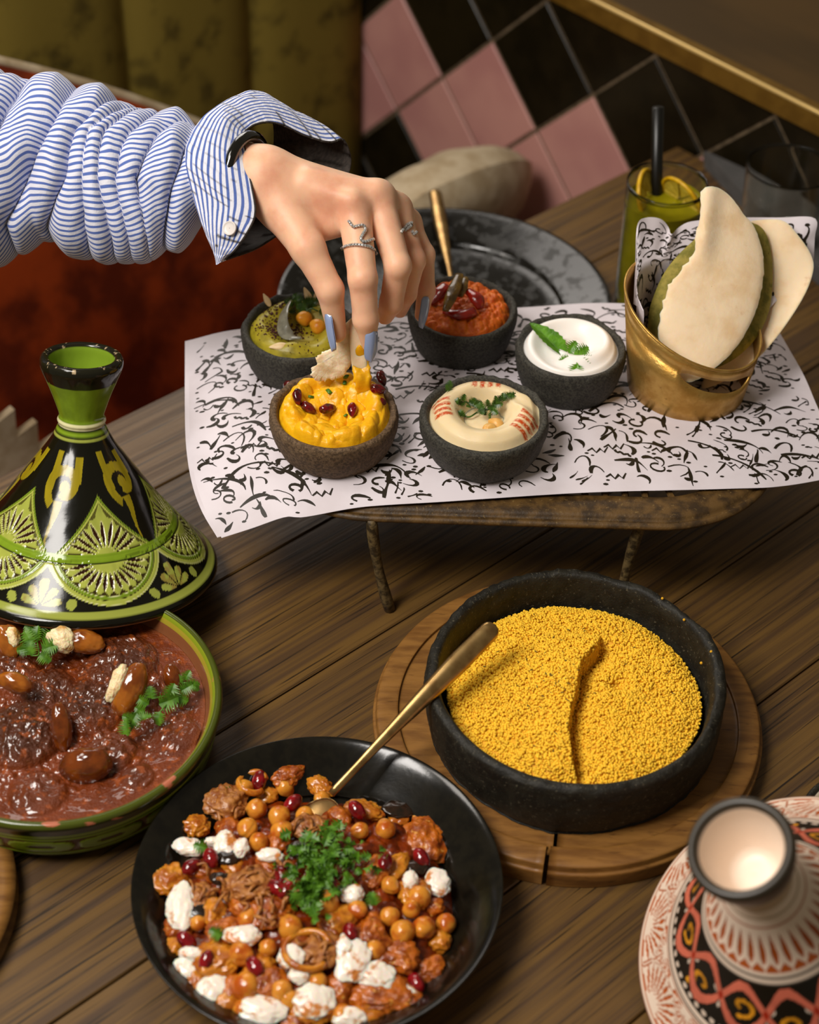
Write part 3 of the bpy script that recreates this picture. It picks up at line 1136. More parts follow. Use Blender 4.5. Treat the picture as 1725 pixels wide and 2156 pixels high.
# --- yellow dip ------------------------------------------------------
def z_yel(X, Y):
    R0 = np.hypot(X, Y)
    z = 2.95 + blobs(X, Y, 3.2, 120, 0.28, 0.7, 12, .75) * sstep(3.7, 3.2, R0) + 0.15 * (n2(X, Y, 1.2, 2) - .5)
    z += 0.95 * np.exp(-(((X - 0.6) / 1.5) ** 2 + ((Y - 1.5) / 1.3) ** 2)) + 0.25 * np.exp(-((R0 - 2.6) / .8) ** 2)
    z -= 0.25 * np.exp(-((X / 1.4) ** 2 + ((Y + .3) / .9) ** 2))
    z += 0.14 * (n2(X, Y, 3.0, 6, 2) - .5) + .35 * sstep(2.0, 2.9, R0)
    z += .5 * np.exp(-(((X - 2.7) / 1.0) ** 2 + ((Y - .9) / 1.3) ** 2)) + .3 * np.exp(-(((X + 2.7) / .8) ** 2 + ((Y - 1.2) / 1.0) ** 2))
    return z - 0.5 * sstep(3.25, 3.66, R0)


v, f, _ = disc(C_YEL, 3.68, z_yel, 130, 300)
solo('yellow_dip', v, f, M_yel, C_YEL + [0, 0, 2.5], 'lumpy yellow dip filling the brown stone bowl', 'dip')

def pom_mesh():
    v, f = ICO[3]
    v = v.copy()
    ax = np.array([[1, .2, .1], [-.6, .8, 0], [-.3, -.9, .3], [0, .1, 1], [.2, -.2, -1], [.6, .6, .6]])
    s = np.zeros(len(v)) + 1e9
    for a in ax:
        a = nrm(a)
        dd = v @ a
        s = np.minimum(s, np.where(dd > 0.05, 0.86 / np.maximum(dd, .05), 1e9))
    v = v * np.minimum(1.0, s)[:, None]
    v[:, 0] *= (0.78 + 0.22 * v[:, 1])
    v[:, 2] *= (0.78 + 0.18 * v[:, 1])
    me = raw_mesh('pomegranate_seed', v * 0.5 * [1, 1.35, 1], f)
    me.materials.append(M_pom)
    return me


ME_POM = pom_mesh()


def on_disc(c, zf, px, py, z0=3.6, it=6):
    """where the line of sight meets a food surface"""
    z = z0
    for _ in range(it):
        p = at(px, py, c[2] + z)
        z = float(zf(np.array([[p[0] - c[0]]]), np.array([[p[1] - c[1]]]))[0, 0])
    return at(px, py, c[2] + z)


for k, (px, py, lab) in enumerate(((607, 818, 'leftmost pomegranate seed at the rim of the yellow dip'), (627, 842, 'tall pomegranate seed second from the left on the yellow dip'),
                                   (650, 865, 'lying pomegranate seed at the lower left of the yellow dip'), (690, 866, 'lying pomegranate seed at the front middle of the yellow dip'),
                                   (742, 869, 'standing pomegranate seed at the front right of the yellow dip'), (798, 851, 'lowest of the three pomegranate seeds stacked right on the yellow dip'),
                                   (797, 826, 'middle of the three pomegranate seeds stacked right on the yellow dip'), (804, 803, 'topmost pomegranate seed at the right of the yellow dip'),
                                   (724, 772, 'half hidden pomegranate seed beside the dipped flatbread'))):
    p = on_disc(C_YEL, z_yel, px, py)
    r = np.random.default_rng(k + 3)
    put('pomegranate_seed', ME_POM, p + [0, 0.05, 0.2], (r.uniform(-.6, .6), r.uniform(-.6, .6), [0.3, .2, 1.2, 1.9, .1, .9, 1.6, .2, .5][k]), 0.86, lab, 'seed', 'pomegranate seeds on the yellow dip')
M_chive = mat('chopped_chive', '4b7a16', 0.35, '2e560d', 3)
for k, (px, py, s) in enumerate(((693, 827, .36), (729, 796, .42), (726, 808, .3), (728, 877, .22), (655, 838, .3), (712, 845, .18))):
    p = on_disc(C_YEL, z_yel, px, py)
    d = nrm(rng.normal(size=3) * [1, 1, .3])
    v, f = tube([p - d * s * .6 + [0, 0, .1], p + d * s * .6 + [0, 0, .12]], s * .42, 8, flat=.5)
    solo('chive_piece', v, f, M_chive, p, ['largest cut green herb piece in the middle of the yellow dip', 'long cut herb piece beside the dipped flatbread', 'small herb piece just below the dipped flatbread', 'herb speck at the front rim of the yellow dip', 'herb piece at the left of the yellow dip', 'tiny herb speck at the centre of the yellow dip'][k], 'herb', 'cut herb pieces on the yellow dip')

# --- orange dip ------------------------------------------------------
def z_har(X, Y):
    R0 = np.hypot(X, Y)
    z = 3.2 + 0.75 * np.exp(-(R0 / 2.4) ** 2) + blobs(X, Y, 3.1, 260, .14, .36, 31, .9) * sstep(3.45, 3.1, R0) + .12 * (n2(X, Y, 4, 3) - .5)
    z += 0.35 * np.exp(-((R0 - 2.3) / .7) ** 2)
    return z - 0.3 * sstep(3.0, 3.4, R0)


v, f, _ = disc(C_HAR, 3.42, z_har, 110, 260)
solo('orange_dip', v, f, M_har, C_HAR + [0, 0, 2.6], 'grainy orange pepper dip filling the rear stone bowl', 'dip')


def chunk(name, path, rad, m, label, cat, group=None, flat=.6, seed=0, up=None, rough=.2, fine=0.0):
    p = smooth_profile(np.array(path, float), 6)
    n = len(p)
    t = np.linspace(0, 1, n)
    r = np.interp(t, np.linspace(0, 1, len(rad)), rad)
    v, f = tube(p, r, 16, flat=flat, up=up)
    v = v + (rough * (fbm(v * 2.2 + seed, 2, seed) - .5) + fine * (fbm(v * 9 + seed, 2, seed + 2) - .5))[:, None] * nrm(np.array([.3, -.4, .9]))
    return solo(name, v, f, m, v.min(0), label, cat, group)


Ph = lambda px, py, z: at(px, py, C_HAR[2] + z)
chunk('red_pepper_piece', [Ph(905, 640, 4.2), Ph(925, 618, 4.7), Ph(940, 600, 5.0)], [.25, .6, .35], M_tom, 'glossy red pepper piece left of the green one on the orange dip', 'vegetable', seed=1)
chunk('red_pepper_piece', [Ph(935, 655, 4.35), Ph(970, 662, 4.4), Ph(1000, 655, 4.4)], [.25, .5, .4], M_tom, 'glossy red pepper piece in front of the green one on the orange dip', 'vegetable', seed=2)
chunk('red_pepper_piece', [Ph(985, 612, 4.9), Ph(1005, 630, 4.8), Ph(1012, 650, 4.4)], [.3, .55, .3], M_tom, 'glossy red pepper piece right of the green one on the orange dip', 'vegetable', seed=3)
chunk('green_pepper_strip', [Ph(938, 655, 4.9), Ph(948, 630, 5.3), Ph(958, 605, 5.6), Ph(968, 578, 5.8)], [.22, .42, .45, .3], M_okra, 'brown green stewed pepper strip standing on the orange dip', 'vegetable', flat=.45, seed=4)
chunk('green_pepper_strip', [Ph(968, 625, 4.9), Ph(975, 605, 5.2), Ph(980, 585, 5.3)], [.2, .35, .25], M_okra, 'shorter stewed pepper strip behind the standing one on the orange dip', 'vegetable', flat=.4, seed=6)

# --- green dip -------------------------------------------------------
def z_grn(X, Y):
    R0 = np.hypot(X, Y)
    th = np.arctan2(Y, X)
    r = np.hypot(X - .35, Y - .1)
    z = 3.25 + 0.55 * np.exp(-((R0 - 2.5) / .75) ** 2) - 0.35 * (1 - sstep(.7, 1.9, r)) + .16 * np.sin(th * 5 + R0 * 1.5) * np.exp(-((R0 - 2.3) / .9) ** 2)
    z += 0.14 * (n2(X, Y, 1.0, 7) - .5)
    return z - 0.35 * sstep(3.0, 3.45, R0)


v, f, _ = disc(C_GRN, 3.48, z_grn, 90, 200)
solo('green_dip', v, f, M_grn, C_GRN + [0, 0, 2.6], 'olive green dip sprinkled with sumac in the left stone bowl', 'dip')
r = np.random.default_rng(5)
vs, fs, o = [], [], 0
cl = [(590, 652, 22, 12, 150), (578, 690, 26, 12, 170), (640, 622, 24, 8, 60), (605, 700, 25, 8, 80), (645, 735, 30, 12, 50), (628, 700, 14, 6, 50), (565, 660, 16, 14, 30), (660, 760, 10, 8, 8)]
for px, py, sx, sy, n in cl:
    for k in range(n):
        p = on_disc(C_GRN, z_grn, px + r.normal() * sx, py + r.normal() * sy, it=4)
        if np.hypot(p[0] - C_GRN[0], p[1] - C_GRN[1]) > 3.2:
            continue
        v, f = ICO[0]
        vs.append(v * r.uniform(.025, .075) * r.uniform(.6, 1.4, 3) + p + [0, 0, .03])
        fs.append(f + o)
        o += 12
solo('sumac_flakes', np.concatenate(vs), np.concatenate(fs), M_sumac, C_GRN + [0, 0, 3.5], 'dark red sumac flakes scattered on the green dip', 'spice', smooth=False, kind='stuff')
for k, (px, py, lab) in enumerate(((642, 680, 'upper orange chickpea next to the thumb on the green dip'), (670, 697, 'lower orange chickpea next to the thumb on the green dip'))):
    p = on_disc(C_GRN, z_grn, px, py)
    put('chickpea', ME_PEA[k], p + [0, 0, .38], (.4, .3 + k, 2.2 - k * .8), 1.06, lab, 'chickpea', 'chickpeas on the green dip')


def almond(c, d, L_, label, up=(0, -.5, 1)):
    v, f = ICO[2]
    v = v.copy()
    w = (1 - .45 * sstep(-.2, 1, v[:, 1]))
    v = v * np.stack([.42 * w, np.ones(len(v)), .2 * w], 1)
    solo('almond', place_v(v * L_ / 2, frame(d, up), c), f, M_almond, c, label, 'almond', 'almonds on the green dip')


Pg = lambda px, py, z: at(px, py, C_GRN[2] + z)
almond(Pg(587, 729, 3.75), -_R - .1 * _U, 1.35, 'blanched almond on the front rim of the green dip')
almond(Pg(562, 632, 4.1), _U * .9 - _R * .5, 1.05, 'toasted almond sticking up at the left of the green dip')
almond(Pg(648, 622, 4.2), _U - _R * .45, 1.25, 'pale almond at the back of the green dip')
almond(Pg(668, 626, 4.2), _U + _R * .1, 1.3, 'pale almond half hidden behind the thumb')
chunk('onion_petal', [Pg(612, 632, 4.4), Pg(598, 660, 4.2), Pg(596, 690, 3.9), Pg(612, 708, 3.7), Pg(635, 712, 3.6)], [.12, .42, .5, .4, .2], M_onion, 'translucent grey onion petal in the green dip', 'onion', flat=.3, seed=8, up=(-.6, .2, .8))
lv = []
for k in range(16):
    px, py = 645 + r.normal() * 16, 652 + r.normal() * 10
    a_ = r.uniform(0, 6.28)
    lv.append((on_disc(C_GRN, z_grn, px, py) + [0, 0, .25 + r.uniform(0, .3)], nrm(_R * math.cos(a_) + _U * math.sin(a_) * .6), r.uniform(.5, .9), k, -_fw))
sprig([([Pg(640, 660, 3.8), Pg(655, 650, 4.1), Pg(670, 655, 4.0)], .05)], lv, M_leaf_dark, 'herb_tuft', 'dark green herb tuft beside the chickpeas on the green dip', 'herb')

# ================================================================== brass basket with flatbreads
M_brass = mat('hammered_brass', 'cca45a', 0.36, 'b2863e', 0.9, 5, (0.35, 0.7), metal=0.8, bump=0.04, bscale=2.2, col3='7e5c22', n3scale=3.5, n3range=(0.62, 0.82), rough2=0.5)
M_pita = mat('white_flatbread', 'efd9b8', 0.75, 'e4c69c', 0.45, 5, (0.42, 0.72), sss=0.2, sss_r=(1, .7, .4), bump=0.03, bscale=3, col3='c9955a', n3scale=0.7, n3range=(0.62, 0.85))
M_pita_crumb = mat('torn_crumb', 'f0e0c4', 0.85, 'dcc49c', 1.5, 5, sss=0.2, bump=0.04, bscale=6)
M_pita_green = mat('green_flatbread', '98893a', 0.75, '6f6a20', 1.4, 5, (0.4, 0.65), bump=0.05, bscale=6, col3='5c4a18', n3scale=6, n3range=(0.62, 0.75))
bf = at(1455, 896, BZ)
BC = np.array([bf[0], bf[1] + 4.0, BZ])
R0b, R1b = 4.0, 4.85
basket = thing('brass_basket', BC, 'hammered brass bread basket with slanted rim and slot handle', 'basket')
th = np.linspace(0, 2 * np.pi, 160, endpoint=False)
a_hi = math.radians(155)            # high side: back left
def rim_h(t):
    return 6.35 + 2.0 * np.cos(t - a_hi)
tc, dl = math.radians(-69), math.radians(38)
def wrap(t):
    return (t + np.pi) % (2 * np.pi) - np.pi
q = np.abs(wrap(th - tc)) / dl
inside = q < 1
zc = rim_h(th) - 1.5
hs = np.where(inside, 0.60 * np.sqrt(np.clip(1 - q ** 5, 0, 1)), 0)
rows = []
lev = [np.zeros_like(th) + .02, (zc - hs) * .33, (zc - hs) * .66, zc - hs, zc + hs, zc + hs + (rim_h(th) - zc - hs) * .5, rim_h(th)]
def wallpt(z, dr):
    rr = R0b + (R1b - R0b) * z / 6.5 + dr + 0.012 * np.sin(th * 23 + z * 5)
    return np.stack([BC[0] + rr * np.cos(th), BC[1] + rr * np.sin(th), BC[2] + z], -1)
outer_ = [wallpt(z, 0) for z in lev]
inner_ = [wallpt(np.maximum(z, .12), -.13) for z in lev]
V_ = np.concatenate(outer_ + inner_)
n = len(th)
F_ = []
i = np.arange(n)
j = (i + 1) % n
for side in (0, 1):
    for k in range(6):
        a = (side * 7 + k) * n
        b = (side * 7 + k + 1) * n
        ok = np.ones(n, bool) if k != 3 else ~(inside & inside[j]) & (hs + hs[j] > -1) & ~(inside | inside[j])
        qd = np.stack([a + i, a + j, b + j, b + i], 1)[ok]
        F_.append(qd if side == 0 else qd[:, ::-1])
F_.append(np.stack([6 * n + i, 6 * n + j, 13 * n + j, 13 * n + i], 1))
for k in (3, 4):
    qd = np.stack([k * n + i, k * n + j, (7 + k) * n + j, (7 + k) * n + i], 1)[inside | inside[j]]
    F_.append(qd[:, ::-1] if k == 4 else qd)
F_ = [tuple(t_) for t_ in np.concatenate(F_)] + [tuple(reversed(range(n))), tuple(range(7 * n, 8 * n))]
part('body', V_, F_, M_brass, basket)
rp = np.stack([BC[0] + (R1b + .0) * np.cos(th), BC[1] + (R1b + .0) * np.sin(th), BC[2] + rim_h(th)], -1)
rr_ = R0b + (R1b - R0b) * rim_h(th) / 6.5 - .065
rp[:, 0], rp[:, 1] = BC[0] + rr_ * np.cos(th), BC[1] + rr_ * np.sin(th)
v, f = tube(np.concatenate([rp, rp[:2]]), .10, 8, False)
part('rim', v, f, M_brass, basket)

# paper liner: ruled between the inside of the basket and the folded top edge
top_px = [(1334, 640, 110.5), (1338, 560, 111.5), (1342, 475, 112.5), (1362, 458, 113.5), (1392, 461, 114), (1408, 478, 114.2), (1414, 494, 113.2), (1428, 480, 114.6), (1452, 467, 115.2),
          (1500, 462, 115.5), (1560, 458, 115.5), (1640, 458, 115), (1716, 459, 114.6), (1716, 500, 114.6), (1714, 545, 114.6)]
topc = np.array([dep(p[0], p[1], p[2] + 8.6) for p in top_px])
def resample(c, n):
    s = np.r_[0, np.cumsum(np.linalg.norm(np.diff(c, axis=0), axis=1))]
    return np.stack([np.interp(np.linspace(0, s[-1], n), s, c[:, k]) for k in range(3)], -1)
topc = resample(smooth_profile(topc, 6), 90)
tb = np.linspace(math.radians(205), math.radians(12), 90)
botc = np.stack([BC[0] + 3.6 * np.cos(tb), BC[1] + 3.6 * np.sin(tb), np.full(90, BC[2] + 1.0)], -1)
midc = np.stack([BC[0] + 4.25 * np.cos(tb), BC[1] + 4.25 * np.sin(tb), BC[2] + rim_h(tb) + .15], -1)
def liner_pos(u, v):
    B, Mm, T = samp(botc, u), samp(midc, u), samp(topc, u)
    v = np.asarray(v)[..., None]
    t = 1 - v
    return np.where(t < .5, B + (Mm - B) * t * 2, Mm + (T - Mm) * (t * 2 - 1))
Uu, Vv = np.meshgrid(np.linspace(0, 1, 90), np.linspace(0, 1, 30), indexing='ij')
v = liner_pos(Uu.ravel(), Vv.ravel())
liner = thing('basket_liner', BC + [0, 0, 1.0], 'printed paper lining the brass basket behind the flatbreads', 'paper')
f = grid_faces(90, 30)
part('sheet', np.concatenate([v, v + nrm(_fw) * .02]), np.concatenate([f, f[:, ::-1] + len(v)]), M_paper, liner)
v, f = ink_mesh(script_strokes(16, 9, math.radians(20), 0.85, 21, 1.4), 16, 9, liner_pos, -_fw * .03)
tag(part('lettering', v, f, M_ink, liner, False), 'black calligraphic print', kind='stuff')


def slab(outline, dfun, T, ns=22, nt=140, seed=0, bumpy=.06, jag=None):
    """thick flat bread: outline in sight coordinates, dfun gives how far the sheet lies"""
    p = np.asarray(outline, float)
    q = smooth_profile(np.vstack([p, p[:1]]), 10)
    s = np.r_[0, np.cumsum(np.linalg.norm(np.diff(q, axis=0), axis=1))]
    tt = np.linspace(0, s[-1], nt, endpoint=False)
    o = np.stack([np.interp(tt, s, q[:, k]) for k in (0, 1)], -1)
    jg = jag(o, tt / s[-1]) if jag is not None else 0.0
    c = o.mean(0)
    ss = np.linspace(0.0, 1, ns) ** .8
    v = []
    for side in (-1, 1):
        for k in ss:
            g_ = c + (o - c) * max(k, .004) + jg * k ** 5
            d = dfun(g_[:, 0], g_[:, 1])
            th_ = T * math.sqrt(max(0, 1 - k ** 5))
            d = d + side * th_ / 2 + bumpy * (n2(g_[:, 0] / 33, g_[:, 1] / 33, .9, seed + (side > 0), 3) - .5) * (1 - k ** 4)
            v.append(dep(g_[:, 0], g_[:, 1], d))
    v = np.concatenate(v)
    f1 = grid_faces(ns, nt, close_v=True)
    f = np.concatenate([f1, f1[:, ::-1] + ns * nt])
    return v, f


DB = 120.3
def d_front(x, y):
    u, w = (x - 1500) / 100, (y - 610) / 100
    return DB - 1.3 - 0.35 * w + 0.5 * u * u * .6 - 0.55 * np.exp(-((u + .28 + .1 * w) / .25) ** 2) * sstep(-.2, -1.2, w) + .25 * u
pts = [(1475, 404), (1489, 393), (1512, 395), (1540, 415), (1568, 453), (1584, 470), (1598, 500), (1608, 545), (1607, 590), (1598, 635), (1580, 685), (1550, 732), (1515, 768), (1470, 800), (1430, 800),
       (1402, 750), (1385, 700), (1394, 650), (1410, 600), (1440, 560), (1460, 530), (1466, 495), (1475, 450)]
def jag1(o, t):
    m = (o[:, 0] < 1470) & (o[:, 1] < 700)
    r = (n2(o[:, 0] / 6, o[:, 1] / 6, 1, 3, 2) - .5)
    return np.c_[np.where(m, r * 14, r * 3), np.where(m, r * 6, r * 2)]
v, f = slab(pts, d_front, .55, seed=3, jag=jag1)
solo('flatbread', v, f, M_pita, v.min(0), 'pointed white flatbread standing in front in the brass basket', 'bread', 'flatbreads in the brass basket')
def d_green(x, y):
    u, w = (x - 1490) / 100, (y - 620) / 100
    return DB + .15 - 0.35 * w + 0.35 * u * u + .2 * u
pts = [(1462, 505), (1500, 470), (1560, 465), (1605, 480), (1624, 530), (1627, 600), (1618, 660), (1590, 715), (1540, 760), (1470, 785), (1410, 770), (1370, 720), (1366, 665), (1378, 620), (1400, 573), (1430, 535)]
v, f = slab(pts, d_green, .6, seed=5)
solo('flatbread', v, f, M_pita_green, v.min(0), 'green herb flatbread tucked behind the pointed white one', 'bread', 'flatbreads in the brass basket')
def d_right(x, y):
    u, w = (x - 1600) / 100, (y - 620) / 100
    roll = np.exp(-((u * .75 + w * .62 - .95) / .33) ** 2)
    return DB + 2.0 - 0.2 * w - .7 * u - 1.1 * roll
pts = [(1560, 470), (1600, 463), (1650, 465), (1684, 499), (1710, 540), (1712, 575), (1690, 630), (1640, 705), (1590, 760), (1530, 800), (1485, 818), (1478, 808), (1500, 770), (1540, 720), (1560, 640), (1550, 540)]
v, f = slab(pts, d_right, .55, ns=30, seed=9)
solo('flatbread', v, f, M_pita, v.min(0), 'folded white flatbread with toasted top at the right of the brass basket', 'bread', 'flatbreads in the brass basket')

# ================================================================== couscous on its board
M_board = mat('round_board_wood', '8a5f2a', 0.5, '6a441a', 1.2, 5, (0.35, 0.7), stretch=(0.25, 1.2, 1), bump=0.02, bscale=4, col3='4a2c10', n3scale=3, n3range=(0.6, 0.78))
M_clay = mat('black_clay', '211e15', 0.6, '14110a', 1.4, 5, bump=0.04, bscale=7, col3='565040', n3scale=5, n3range=(0.58, 0.74), spec=0.4)
M_cous = mat('couscous_grain', 'e0ac18', 0.65, attr='Col', spec=0.3)
M_cousb = mat('couscous_bed', 'e6ac1c', 0.7, 'd09a14', 4)
BD = np.array([10.2, 74.0, 0.0])
board = thing('round_board', BD, 'round wooden board with a split, under the black couscous dish', 'board')


def cut_ring(prof, ang, half, m, name):
    pr_ = smooth_profile(prof, 3)
    t_ = np.linspace(ang + half, ang + 2 * np.pi - half, 140)
    T, Rr = np.meshgrid(t_, pr_[:, 0], indexing='ij')
    Z = np.broadcast_to(pr_[:, 1], T.shape)
    v = np.stack([Rr * np.cos(T) + BD[0], Rr * np.sin(T) + BD[1], Z], -1).reshape(-1, 3)
    n = len(pr_)
    f = [tuple(q) for q in grid_faces(140, n, close_v=True)]
    f += [tuple(reversed(range(n))), tuple(range(139 * n, 140 * n))]
    return part(name, v, f, m, board)


pk = at(1150, 1820, 1.6)
ang = math.atan2(pk[1] - BD[1], pk[0] - BD[0])
cut_ring([(10.5, .02), (11.9, .02), (12.05, .12), (12.12, .9), (12.1, 1.2), (11.95, 1.3), (11.9, 1.55), (11.75, 1.75), (10.7, 1.8), (10.55, 1.72), (10.5, 1.2)], ang, .011, M_board, 'outer_ring')
cut_ring([(.05, .05), (10.3, .05), (10.44, .12), (10.44, 1.5), (10.3, 1.6), (.05, 1.6)], ang + .035, .011, M_board, 'inner_disc')

CC = np.array([10.35, 73.25, 1.61])
prof = smooth_profile([(.05, 0), (7.9, 0), (8.55, .12), (8.85, .7), (9.05, 2.0), (9.12, 3.3), (9.1, 4.0), (8.95, 4.3), (8.65, 4.4), (8.4, 4.25), (8.25, 3.7), (8.05, 2.2), (7.5, 1.0), (6.0, .7), (.05, .65)], 6)
v, f = lathe(prof, 220)
nz_ = fbm(v * .35 + 3, 3, 4) - .5
nf_ = fbm(v * 2.6, 3, 6) - .5
k = 1 + .05 * nz_ * sstep(2, 6, np.hypot(v[:, 0], v[:, 1])) + .016 * nf_
v[:, 0] *= k
v[:, 1] *= k
v[:, 2] += (.6 * nz_ + .22 * nf_) * sstep(2.5, 4.2, v[:, 2])
solo('clay_dish', v + CC, f, M_clay, CC, 'black hand-made clay dish full of yellow couscous', 'dish')

crk = np.array([at(px, py, 5.4)[:2] for px, py in ((1262, 1325), (1255, 1362), (1220, 1400), (1212, 1450), (1200, 1500), (1196, 1545), (1205, 1600), (1225, 1650))])
crk = smooth_profile(crk, 8)


def z_cous(X, Y):
    P2 = np.stack([X + CC[0], Y + CC[1]], -1)
    d = np.full(X.shape, 1e9)
    sd = np.zeros(X.shape)
    prog = np.zeros(X.shape)
    for i in range(len(crk) - 1):
        a, b = crk[i], crk[i + 1]
        ab = b - a
        t_ = np.clip(((P2 - a) @ ab) / (ab @ ab), 0, 1)
        q = P2 - (a + t_[..., None] * ab)
        dd = np.hypot(q[..., 0], q[..., 1])
        m_ = dd < d
        sd = np.where(m_, -np.sign(ab[0] * q[..., 1] - ab[1] * q[..., 0]), sd)      # + on the left of the path seen from above
        prog = np.where(m_, (i + t_) / len(crk), prog)
        d = np.minimum(d, dd)
    d = np.maximum(d + .5 * (n2(X, Y, 1.3, 5, 3) - .5), 0)
    r = np.hypot(X, Y)
    z = 2.75 + 1.15 * np.exp(-(r / 5.6) ** 2)
    z += .15 * (n2(X, Y, .35, 3, 3) - .5) * 2
    left = sd > 0
    amp = sstep(0, .12, prog) * sstep(1.0, .8, prog)
    z += np.where(left, .55 * np.exp(-(d / 2.4) ** 2) * amp, (.55 - 1.9 * sstep(0, .25, d)) * np.exp(-(d / 1.25) ** 1.5) * amp)
    hole = np.hypot(X + CC[0] - at(1302, 1440, 5)[0], Y + CC[1] - at(1302, 1440, 5)[1])
    z -= .75 * np.exp(-(hole / .55) ** 2)
    return z - .75 * sstep(6.4, 7.9, r) * (.4 + .6 * sstep(-3, 4, Y))


v, f, _ = disc(CC, 7.75, lambda X, Y: z_cous(X, Y) - .07, 90, 200)
cs = thing('couscous', CC + [0, 0, 1.5], 'fluffy yellow couscous heaped with a split down its middle', 'couscous')
part('bed', v, f, M_cousb, cs)
r = np.random.default_rng(3)
N_ = 21000
rr = np.sqrt(r.uniform(0, 1, N_)) * 7.75
tt = r.uniform(0, 6.2832, N_)
X, Y = rr * np.cos(tt), rr * np.sin(tt)
Z = z_cous(X, Y) + r.uniform(-.10, .09, N_) + .12 * (n2(X, Y, 1.3, 9, 2) - .5)
cl = n2(X, Y, 2.2, 4, 2)
Z += .18 * np.clip(cl - .5, 0, 1)
bv, bf_ = ICO[0]
sz = r.uniform(.07, .105, N_)
rot = r.normal(size=(N_, 3, 3))
rot, _ = np.linalg.qr(rot)
gv = np.einsum('vk,nkj->nvj', bv, rot) * sz[:, None, None] * r.uniform(.85, 1.15, (N_, 1, 3)) + np.stack([X + CC[0], Y + CC[1], Z + CC[2]], -1)[:, None]
gf = (bf_[None] + (np.arange(N_) * 12)[:, None, None]).reshape(-1, 3)
gc = lin('f8c634')[None] * r.uniform(.82, 1.08, (N_, 1)) * np.where(r.random((N_, 1)) < .04, .8, 1)
gc = np.repeat(gc, 12, 0)
tag(part('grains', gv.reshape(-1, 3), gf, M_cous, cs, True, gc), 'loose yellow couscous grains', kind='stuff')
vs, fs, o = [], [], 0
for k in range(150):
    px, py = (r.normal(1170, 45), r.normal(1430, 60)) if k < 95 else (r.uniform(1000, 1440), r.uniform(1320, 1600))
    p = at(px, py, 5.6)
    z = float(z_cous(np.array([[p[0] - CC[0]]]), np.array([[p[1] - CC[1]]]))[0, 0]) + CC[2]
    p = at(px, py, z + .1)
    v, f = ICO[0]
    d = r.normal(size=3)
    vs.append(place_v(v * [.03, r.uniform(.05, .2), .03], frame(d * [1, 1, .3]), p))
    fs.append(f + o)
    o += 12
M_thyme = mat('dried_thyme', '5a5a2a', 0.7, '3b2b10', 6)
solo('dried_herbs', np.concatenate(vs), np.concatenate(fs), M_thyme, CC + [0, 0, 4], 'dried herb flecks sprinkled on the couscous', 'herb', kind='stuff')
for k, (px, py, z) in enumerate(((1389, 1694, 1.85), (1395, 1260, 6.0), (1441, 1305, 6.0), (1498, 1372, 6.0), (1477, 1396, 5.9))):
    v, f = ICO[1]
    solo('couscous_crumb', v * .09 + at(px, py, z + .06), f, M_cousb, at(px, py, z), ['stray couscous crumb on the round board', 'stray couscous crumb high on the back rim of the clay dish', 'stray couscous crumb on the back right rim of the clay dish', 'stray couscous crumb on the right rim of the clay dish', 'stray couscous crumb just inside the right rim of the clay dish'][k], 'crumb', 'stray couscous crumbs')

# ================================================================== black plates
M_blk = mat('black_glazed_stoneware', '0d0b07', 0.16, '16130c', 1.2, 4, spec=0.5, bump=0.004, bscale=2.5)
M_blk2 = mat('speckled_black_stoneware', '100e0a', 0.16, '1a1813', 1.0, 5, (0.5, 0.6), rough2=0.42, spec=0.5, bump=0.01, bscale=3)
M_gold = mat('brushed_gold', 'b2925e', 0.27, '947346', 1.0, metal=0.9)


def plate(name, c, prof, m, label):
    v, f = lathe(smooth_profile(prof, 6), 180)
    return solo(name, v + np.asarray(c), f, m, c, label, 'plate')


PLC = np.array([-4.5, 59.8, 0.0])
plate('black_plate', PLC, [(.05, .3), (5.4, .3), (5.5, 0.0), (5.9, 0), (6.0, .3), (6.9, .5), (8.6, 1.5), (9.9, 2.7), (10.25, 3.0), (10.35, 3.12), (10.22, 3.16),
                           (9.7, 2.85), (8.5, 1.85), (7.9, 1.35), (7.55, 1.02), (7.3, .9), (.05, .8)], M_blk, 'glossy black deep plate of chickpea salad at the front')
RPC = np.array([2.3, 116.9, 0.0])
plate('black_plate', RPC, [(.05, .3), (7.4, .3), (7.5, 0), (7.9, 0), (8.1, .3), (10.5, 1.0), (13.0, 1.95), (13.35, 2.15), (13.3, 2.25), (12.7, 2.15), (10.0, 1.3), (8.4, .75), (.05, .6)],
      M_blk2, 'large speckled black plate behind the serving stand')


def spoon(path, rad, flat, label, bowl=None, up=(0, 0, 1)):
    p = smooth_profile(np.array(path, float), 8)
    t_ = thing('gold_spoon', p[0], label, 'spoon')
    r_ = np.interp(np.linspace(0, 1, len(p)), np.linspace(0, 1, len(rad)), rad)
    L_ = np.r_[0, np.cumsum(np.linalg.norm(np.diff(p, axis=0), axis=1))]
    ex = np.linspace(0, r_[-1], 7)[1:]
    p = np.concatenate([p, p[-1] + nrm(p[-1] - p[-2]) * ex[:, None]])
    r_ = np.concatenate([r_, r_[-1] * np.sqrt(np.clip(1 - (ex / ex[-1]) ** 2, .002, 1))])
    v, f = tube(p, r_, 14, flat=flat, up=up)
    part('handle', v, f, M_gold, t_)
    if bowl is not None:
        c, d = bowl
        v, f = ICO[3]
        v = v * [1.5, 2.3, .5]
        v = v[:, :] * np.c_[np.ones(len(v)), np.ones(len(v)), np.where(v[:, 2] > 0, -.55, 1)]
        part('bowl', place_v(v, frame(d), c), f, M_gold, t_)
    return t_


